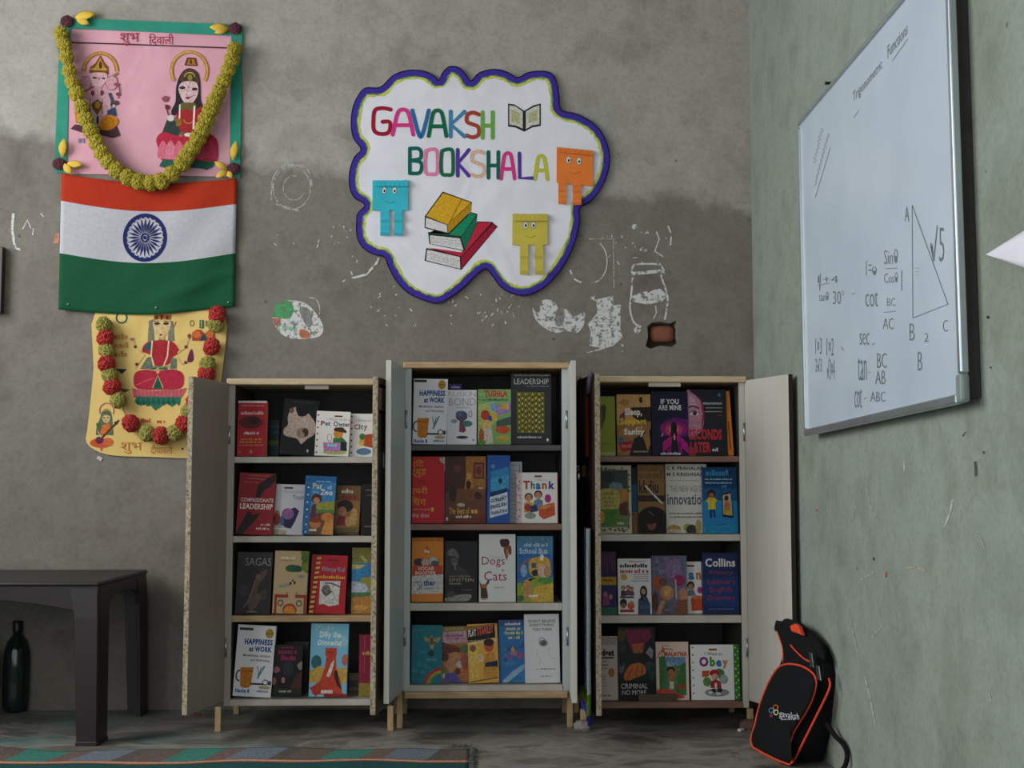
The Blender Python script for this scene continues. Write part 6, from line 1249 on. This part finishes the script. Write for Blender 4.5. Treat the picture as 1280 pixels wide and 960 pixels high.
wbox(0.004, wbw - 0.004, 0.004, wbh - 0.004, -0.004, 0.004).build('writing_surface', M['board'], wb, off=FB_)
wbox(0.010, wbw - 0.010, 0.010, wbh - 0.010, -0.030, -0.004).build('shaded_gap_backing', M['gap_shade_nail'], wb, off=FB_)  # slab behind the board, painted dark for the shade in the gap
for s0, s1, t0, t1 in ((0, fw * 0.6, fw, wbh - fw), (wbw - fw, wbw, 0.055, wbh - 0.055), (0.0, wbw - 0.03, 0, fw), (0.0, wbw - 0.03, wbh - fw * 0.6, wbh)):
    wbox(s0, s1, t0, t1, -0.006, 0.010).build('frame_rail', M['alu'], wb, off=FB_, bevel=0.003)
for t0, t1 in ((0, 0.055), (wbh - 0.055, wbh)):
    wbox(wbw - 0.03, wbw + 0.001, t0, t1, -0.007, 0.011).build('corner_cap', M['plastic_grey'], wb, off=FB_, bevel=0.006)
INK = '#747d86'
q5a = lambda x, y: (980 + x / 3.2, y / 3.2)
q5b = lambda x, y: (980 + x / 3.2, 260 + y / 3.2)
def wmap(x, y, l):
    q = atX(x, y, XB - 0.0046 - l * 0.00001); return q
pr = Print()
def slanted(body, x0, y0, x1, y1, hgt, col, bold=0.0):
    vs, fs = text_shape(body, bold)
    pr._add([(x0 + u * (x1 - x0), y0 + u * (y1 - y0) - q * hgt) for u, q in vs], fs, col)
slanted('Trigonometric', *q5a(275, 425), *q5a(392, 285), 17, INK); slanted('Functions', *q5a(414, 235), *q5a(494, 135), 16, INK)
pr.line([q5a(432, 245), q5a(495, 155)], 0.7, INK); pr.line([q5a(278, 472), q5a(300, 440)], 0.6, INK)
def squiggle(p, q, amp, n, seed):
    r_ = random.Random(seed); A_, B_ = Vector(p), Vector(q); t_ = (B_ - A_).normalized(); nn_ = Vector((-t_.y, t_.x))
    pr.line([tuple(A_.lerp(B_, i / n) + nn_ * amp * r_.uniform(0.3, 1) * (1 if i % 2 else -1)) for i in range(n + 1)], 0.6, INK)
squiggle(q5a(120, 650), q5a(152, 515), 2.6, 16, 1); squiggle(q5a(122, 745), q5a(178, 535), 1.6, 20, 2); pr.line([q5a(125, 790), q5a(185, 590)], 0.5, INK)
pr.text('A', *q5a(482, 825), *q5a(500, 885), INK)
tri = [q5a(512, 820), q5b(515, 440), q5b(655, 385), q5a(512, 820)]
pr.line([tri[0], tri[1]], 0.7, INK); pr.line([tri[1], tri[2]], 0.8, INK); pr.line([tri[2], tri[0]], 0.8, INK)
for tx, x0, y0, x1, y1 in (('B', 502, 462, 522, 530), ('C', 635, 448, 655, 495), ('√5', 585, 70, 640, 215), ('B', 535, 575, 552, 650), ('2', 560, 500, 578, 535), ('Sinθ', 400, 165, 455, 225), ('Cosθ', 400, 258, 455, 300), ('BC', 412, 360, 445, 392), ('AC', 395, 440, 438, 485), ('1=', 328, 210, 350, 270), ('θ', 352, 235, 370, 272), ('cot', 325, 335, 375, 395), ('1+4', 135, 270, 215, 300), ('tanθ', 140, 335, 178, 372), ('30°', 195, 330, 240, 385), ('sec', 302, 500, 340, 548), ('tan', 295, 595, 330, 690), ('AB', 365, 650, 405, 705), ('BC', 372, 580, 410, 640), ('ABC', 345, 735, 405, 775), ('cot', 282, 720, 310, 800), ('1×3', 125, 520, 150, 585), ('2√3', 125, 600, 150, 655), ('1×2', 170, 520, 198, 590), ('√3×4', 172, 600, 202, 685)):
    pr.text(tx, *q5b(x0, y0), *q5b(x1, y1), INK, -0.012)
for A_, B_ in (((405, 243), (455, 240)), ((398, 418), (448, 412)), ((270, 345), (285, 340)), ((470, 250), (470, 330)), ((335, 660), (345, 655)), ((318, 765), (330, 758)), ((352, 548), (362, 540)), ((145, 262), (142, 330)), ((228, 555), (238, 570)), ((135, 310), (180, 300))):
    pr.line([q5b(*A_), q5b(*B_)], 0.7, INK)
for k in range(10): pr.line([q5b(520 + 2 * k, 240 + 14 * (k % 3)), q5b(525 + 2 * k, 240 + 14 * (k % 3))], 0.5, '#7a828a')
pr.build('marker_writing', M['print'], wmap, wb, FB_, 'stuff')
nl = MB().lathe([(0.004, 0), (0.004, 0.012), (0.0055, 0.013), (0.005, 0.015)], 8).build('wall_nail', M['gap_shade_nail'], None, True)
nl.matrix_world = Matrix.Translation(atX(1038.5, 104, XR)) @ Matrix.Rotation(-PI / 2, 4, 'Y'); tag(nl, 'dark nail in the wall above the whiteboard', 'nail')

# ---- white pennant beyond the board
t0, t1, t2 = atX(1231, 318, XR - 0.012), atX(1281, 282, XR - 0.02), atX(1281, 338, XR - 0.02)
d1, d2 = (t1 - t0) * 2.6, (t2 - t0) * 2.6
mb = MB(); nn = 6; vs = []; fs = []
for i in range(nn + 1):
    for j in range(nn + 1):
        s_ = i / nn; q = t0 + (d1 * (1 - j / nn) + d2 * (j / nn)) * s_; vs.append((q.x if False else XR - 0.004 - 0.012 * math.sin(PI * j / nn) * s_ - 0.006 * (1 - s_), q.y, q.z))
for i in range(nn):
    for j in range(nn): fs.append((i * (nn + 1) + j, i * (nn + 1) + j + 1, (i + 1) * (nn + 1) + j + 1, (i + 1) * (nn + 1) + j))
o = mb.add(vs, fs).build('paper_pennant', M['white_paper'], None, True)
m_ = o.modifiers.new('thick', 'SOLIDIFY'); m_.thickness = 0.0006; m_.offset = 0
tag(o, 'white folded paper pennant stuck on the side wall next to the whiteboard', 'paper')

# scuffs on the side wall
pr = Print(); k = random.Random(4)
pr.art(tr([L([(262, 90), (266, 40)], 5, '#a9aba4'), L([(385, 235), (400, 200), (410, 155)], 6, '#b0b3ac'), L([(110, 210), (122, 165)], 4, '#9ea199'), L([(150, 120), (165, 180), (180, 205)], 3, '#9ea199'), L([(265, 360), (300, 357), (335, 372)], 5, '#a8a08a'), L([(135, 395), (175, 370)], 4, '#a3a59c'), L([(165, 570), (200, 530)], 4, '#a3a59c'), L([(100, 500), (130, 640)], 3, '#a3a59c'), L([(145, 680), (160, 740), (178, 830)], 4, '#a9aba4'), L([(478, 40), (480, 85)], 9, '#4a5450'), L([(500, 10), (506, 16)], 6, '#4a5450'), E(210, 380, 3, 9, '#a5544c'), E(172, 333, 4, 6, '#2f3432'), L([(505, 300), (485, 250)], 4, '#9ea199'), E(2, 187, 4, 4, '#a0605a'), L([(525, 760), (518, 735)], 4, '#a3a8a4')], 1020, 560, 2.4))
pr.art([L([(1234, 395), (1235.5, 398)], 3, '#2c3030'), L([(1237, 459), (1240, 460)], 2, '#3f4644'), L([(1203, 545), (1207, 540)], 1.5, '#4a5450')])
pr.build('scuff_marks', M['chalk'], lambda x, y, l: atX(x, y, XR - 0.0008 - l * 0.00002), bpy.data.objects['wall_right'], (0, 0, 0), 'stuff')

# ------------------------------------------------------------------ backpack leaning in the corner
P0, P1 = atZ(941, 935, 0.0), atZ(988, 958, 0.0)
ba = (P1 - P0).normalized(); hz = Vector((-ba.y, ba.x, 0)); hz = hz if hz.x > 0 else -hz
ln = math.radians(11); bu = (Vector((0, 0, 1)) * math.cos(ln) + hz * math.sin(ln)).normalized(); bn = ba.cross(bu).normalized()
if bn.dot(hz) > 0: bn = -bn          # points out of the front
bo = (P0 + P1) / 2
bp = empty('backpack', bo, 'black school backpack with orange piping leaning in the corner', 'backpack')
def bpx(px, py, d=0.0): return atP(px, py, bo + bn * d, bn)
def loc2(px, py, d=0.0):
    q = bpx(px, py, d) - bo; return q.dot(ba), q.dot(bu)
# body: stacked sections between the near and far sides, set behind the front panel
secs = []
prof = [(935, 941, 990), (915, 942, 994), (890, 947, 1003), (865, 955, 1012), (845, 963, 1020), (830, 969, 1024), (815, 971, 1022), (800, 967, 1016), (788, 962, 1007), (778, 966, 996)]
dep = [0.105, 0.112, 0.114, 0.110, 0.100, 0.088, 0.076, 0.062, 0.048, 0.030]
for (py, xa, xb), dp in zip(prof, dep):
    a0, h0 = loc2(xa, py); a1, h1 = loc2(xb, py); hh = (h0 + h1) / 2
    cx_, hw_ = (a0 + a1) / 2, (a1 - a0) / 2
    secs.append([bo + ba * (cx_ + hw_ * math.copysign(abs(math.cos(t)) ** 0.45, math.cos(t))) + bu * hh + bn * (-dp / 2 - 0.002 + dp / 2 * math.copysign(abs(math.sin(t)) ** 0.5, math.sin(t))) for t in [2 * PI * j / 28 for j in range(28)]])
lowest = min(q.z for r in secs for q in r)
secs = [[q + Vector((0, 0, max(0, 0.0 - q.z))) if i == 0 else q for q in r] for i, r in enumerate(secs)]
MB().loft(secs).build('body', M['black_fabric'], bp, True, off=bo)
pock = [(941, 934), (944, 905), (950, 880), (959, 857), (967, 842), (975, 833), (986, 830), (1000, 832), (1012, 838), (1019, 846), (1020, 857), (1016, 872), (1008, 889), (998, 905), (990, 920), (987, 937), (987, 956)]
pl = smooth_loop(pock, 3)
cxp = sum(p[0] for p in pl) / len(pl); cyp = sum(p[1] for p in pl) / len(pl)
shr = lambda k, d: [bpx(cxp + (x - cxp) * k, cyp + (y - cyp) * k, d) for x, y in pl]
rings = [shr(1.0, -0.003), shr(1.0, 0.004), shr(0.94, 0.012), shr(0.8, 0.016), shr(0.4, 0.018)]
MB().loft([[q + Vector((0, 0, max(0, 0.001 - q.z))) for q in r] for r in rings]).build('front_pocket', M['black_fabric'], bp, True, off=bo)
tube = lambda pts, d, r, name, mat, k=3, closed=False: MB().tube([(lambda q: q + Vector((0, 0, max(0, r - q.z))))(bpx(x, y, d)) for x, y in smooth_loop(pts, k, closed)], r, 8, closed).build(name, mat, bp, True, off=bo)
tube(pock, 0.0055, 0.0030, 'piping', M['orange'], 3, True)
tube([(1036, 848), (1037.5, 858), (1031, 874), (1020, 896), (1007, 922), (994, 948), (988, 957)], -0.012, 0.0030, 'piping', M['orange'])
tube([(988, 806), (996, 815), (1006, 824), (1013, 827)], 0.004, 0.0022, 'piping', M['orange'])
tube([(971, 788), (974, 797), (977.5, 808), (979, 820), (979, 830)], -0.006, 0.0018, 'piping', M['orange'])
# gusset between the pocket and the side
side = [[bpx(x, y, d) for x, y in ((1020, 846), (1024, 870), (1008, 905), (994, 940), (989, 957))] for d in (-0.002, -0.03)]
# upper hood with carrying loop, orange tab and zip pulls
hood = [[bpx(x + 6 * math.cos(t) * k, y + 5 * math.sin(t) * k, -0.028 + 0.024 * math.sin(t + 0.6)) for t in [2 * PI * j / 12 for j in range(12)]] for x, y, k in ((973, 786, 0.9), (984, 779, 1.2), (998, 786, 1.6), (1012, 800, 1.9), (1022, 813, 1.6), (1028, 824, 0.7))]
MB().loft(hood).build('top_flap', M['black_fabric'], bp, True, off=bo)
tb_ = [[bpx(x + ox_, y + oy_, 0.016) for ox_, oy_ in ((-4, -1), (3, -3), (5, 3), (-2, 5))] for x, y in ((996, 783),)] + [[bpx(x + ox_, y + oy_, 0.010) for ox_, oy_ in ((-4, -1), (3, -3), (4, 3), (-2, 4))] for x, y in ((1003, 792),)]
q = [bpx(992, 783, 0.004), bpx(999, 780, 0.004), bpx(1003, 784, 0.004), bpx(1007, 795, 0.004), bpx(1003, 793, 0.004), bpx(994, 790, 0.004)]
MB().loft([q, [p + bn * 0.012 for p in q]]).build('tab', M['orange'], bp, off=bo, bevel=0.002)['label'] = 'orange pull tab'
for (xa, ya), (xb, yb_) in (((1013.5, 816), (1015.5, 834)), ((1022.5, 832), (1024.5, 850))):
    A_, B_ = bpx(xa, ya, 0.012), bpx(xb, yb_, 0.012); s_ = ba * 0.009
    MB().loft([[A_ - s_, A_ + s_, A_ + s_ + bn * 0.002, A_ - s_ + bn * 0.002], [B_ - s_ * 1.2, B_ + s_ * 1.2, B_ + s_ * 1.2 + bn * 0.002, B_ - s_ * 1.2 + bn * 0.002]]).build('zip_pull', M['steel'], bp, off=bo, bevel=0.0008)
# shoulder strap loop trailing on the floor side
strap = smooth_loop([tuple(bpx(1034, 905, -0.045)), tuple(bpx(1044, 920, -0.05)), tuple(bpx(1054, 930, -0.05)), tuple(bpx(1059, 943, -0.05)), tuple(bpx(1056, 958, -0.05)), tuple(bpx(1046, 968, -0.045))], 4, False)
MB().tube([Vector(p) + Vector((0, 0, max(0, 0.008 - p[2]))) for p in strap], 0.0065, 8).build('shoulder_strap', M['black_fabric'], bp, True, off=bo)
pr = Print()
pr.text('gavaksh', 974, 887.5, 999, 898, '#c9ccd4', 0.0, -4.5); pr.words(976, 897.5, 994, 900, '#a8abb4', 3)
pr.ring(969.5, 884.5, 3.4, 3.8, 1.1, '#c96a3a'); pr.ring(964, 888, 3.2, 3.4, 1.0, '#4a86a8'); pr.ring(970, 890.5, 3.2, 3.6, 1.2, '#c9cc9a'); pr.ell(964, 894.5, 2.2, 2.0, '#8a2a40')
pr.build('logo_print', M['paper_print'], lambda x, y, l: bpx(x, y, 0.0195 + l * 0.0001), bp, bo)
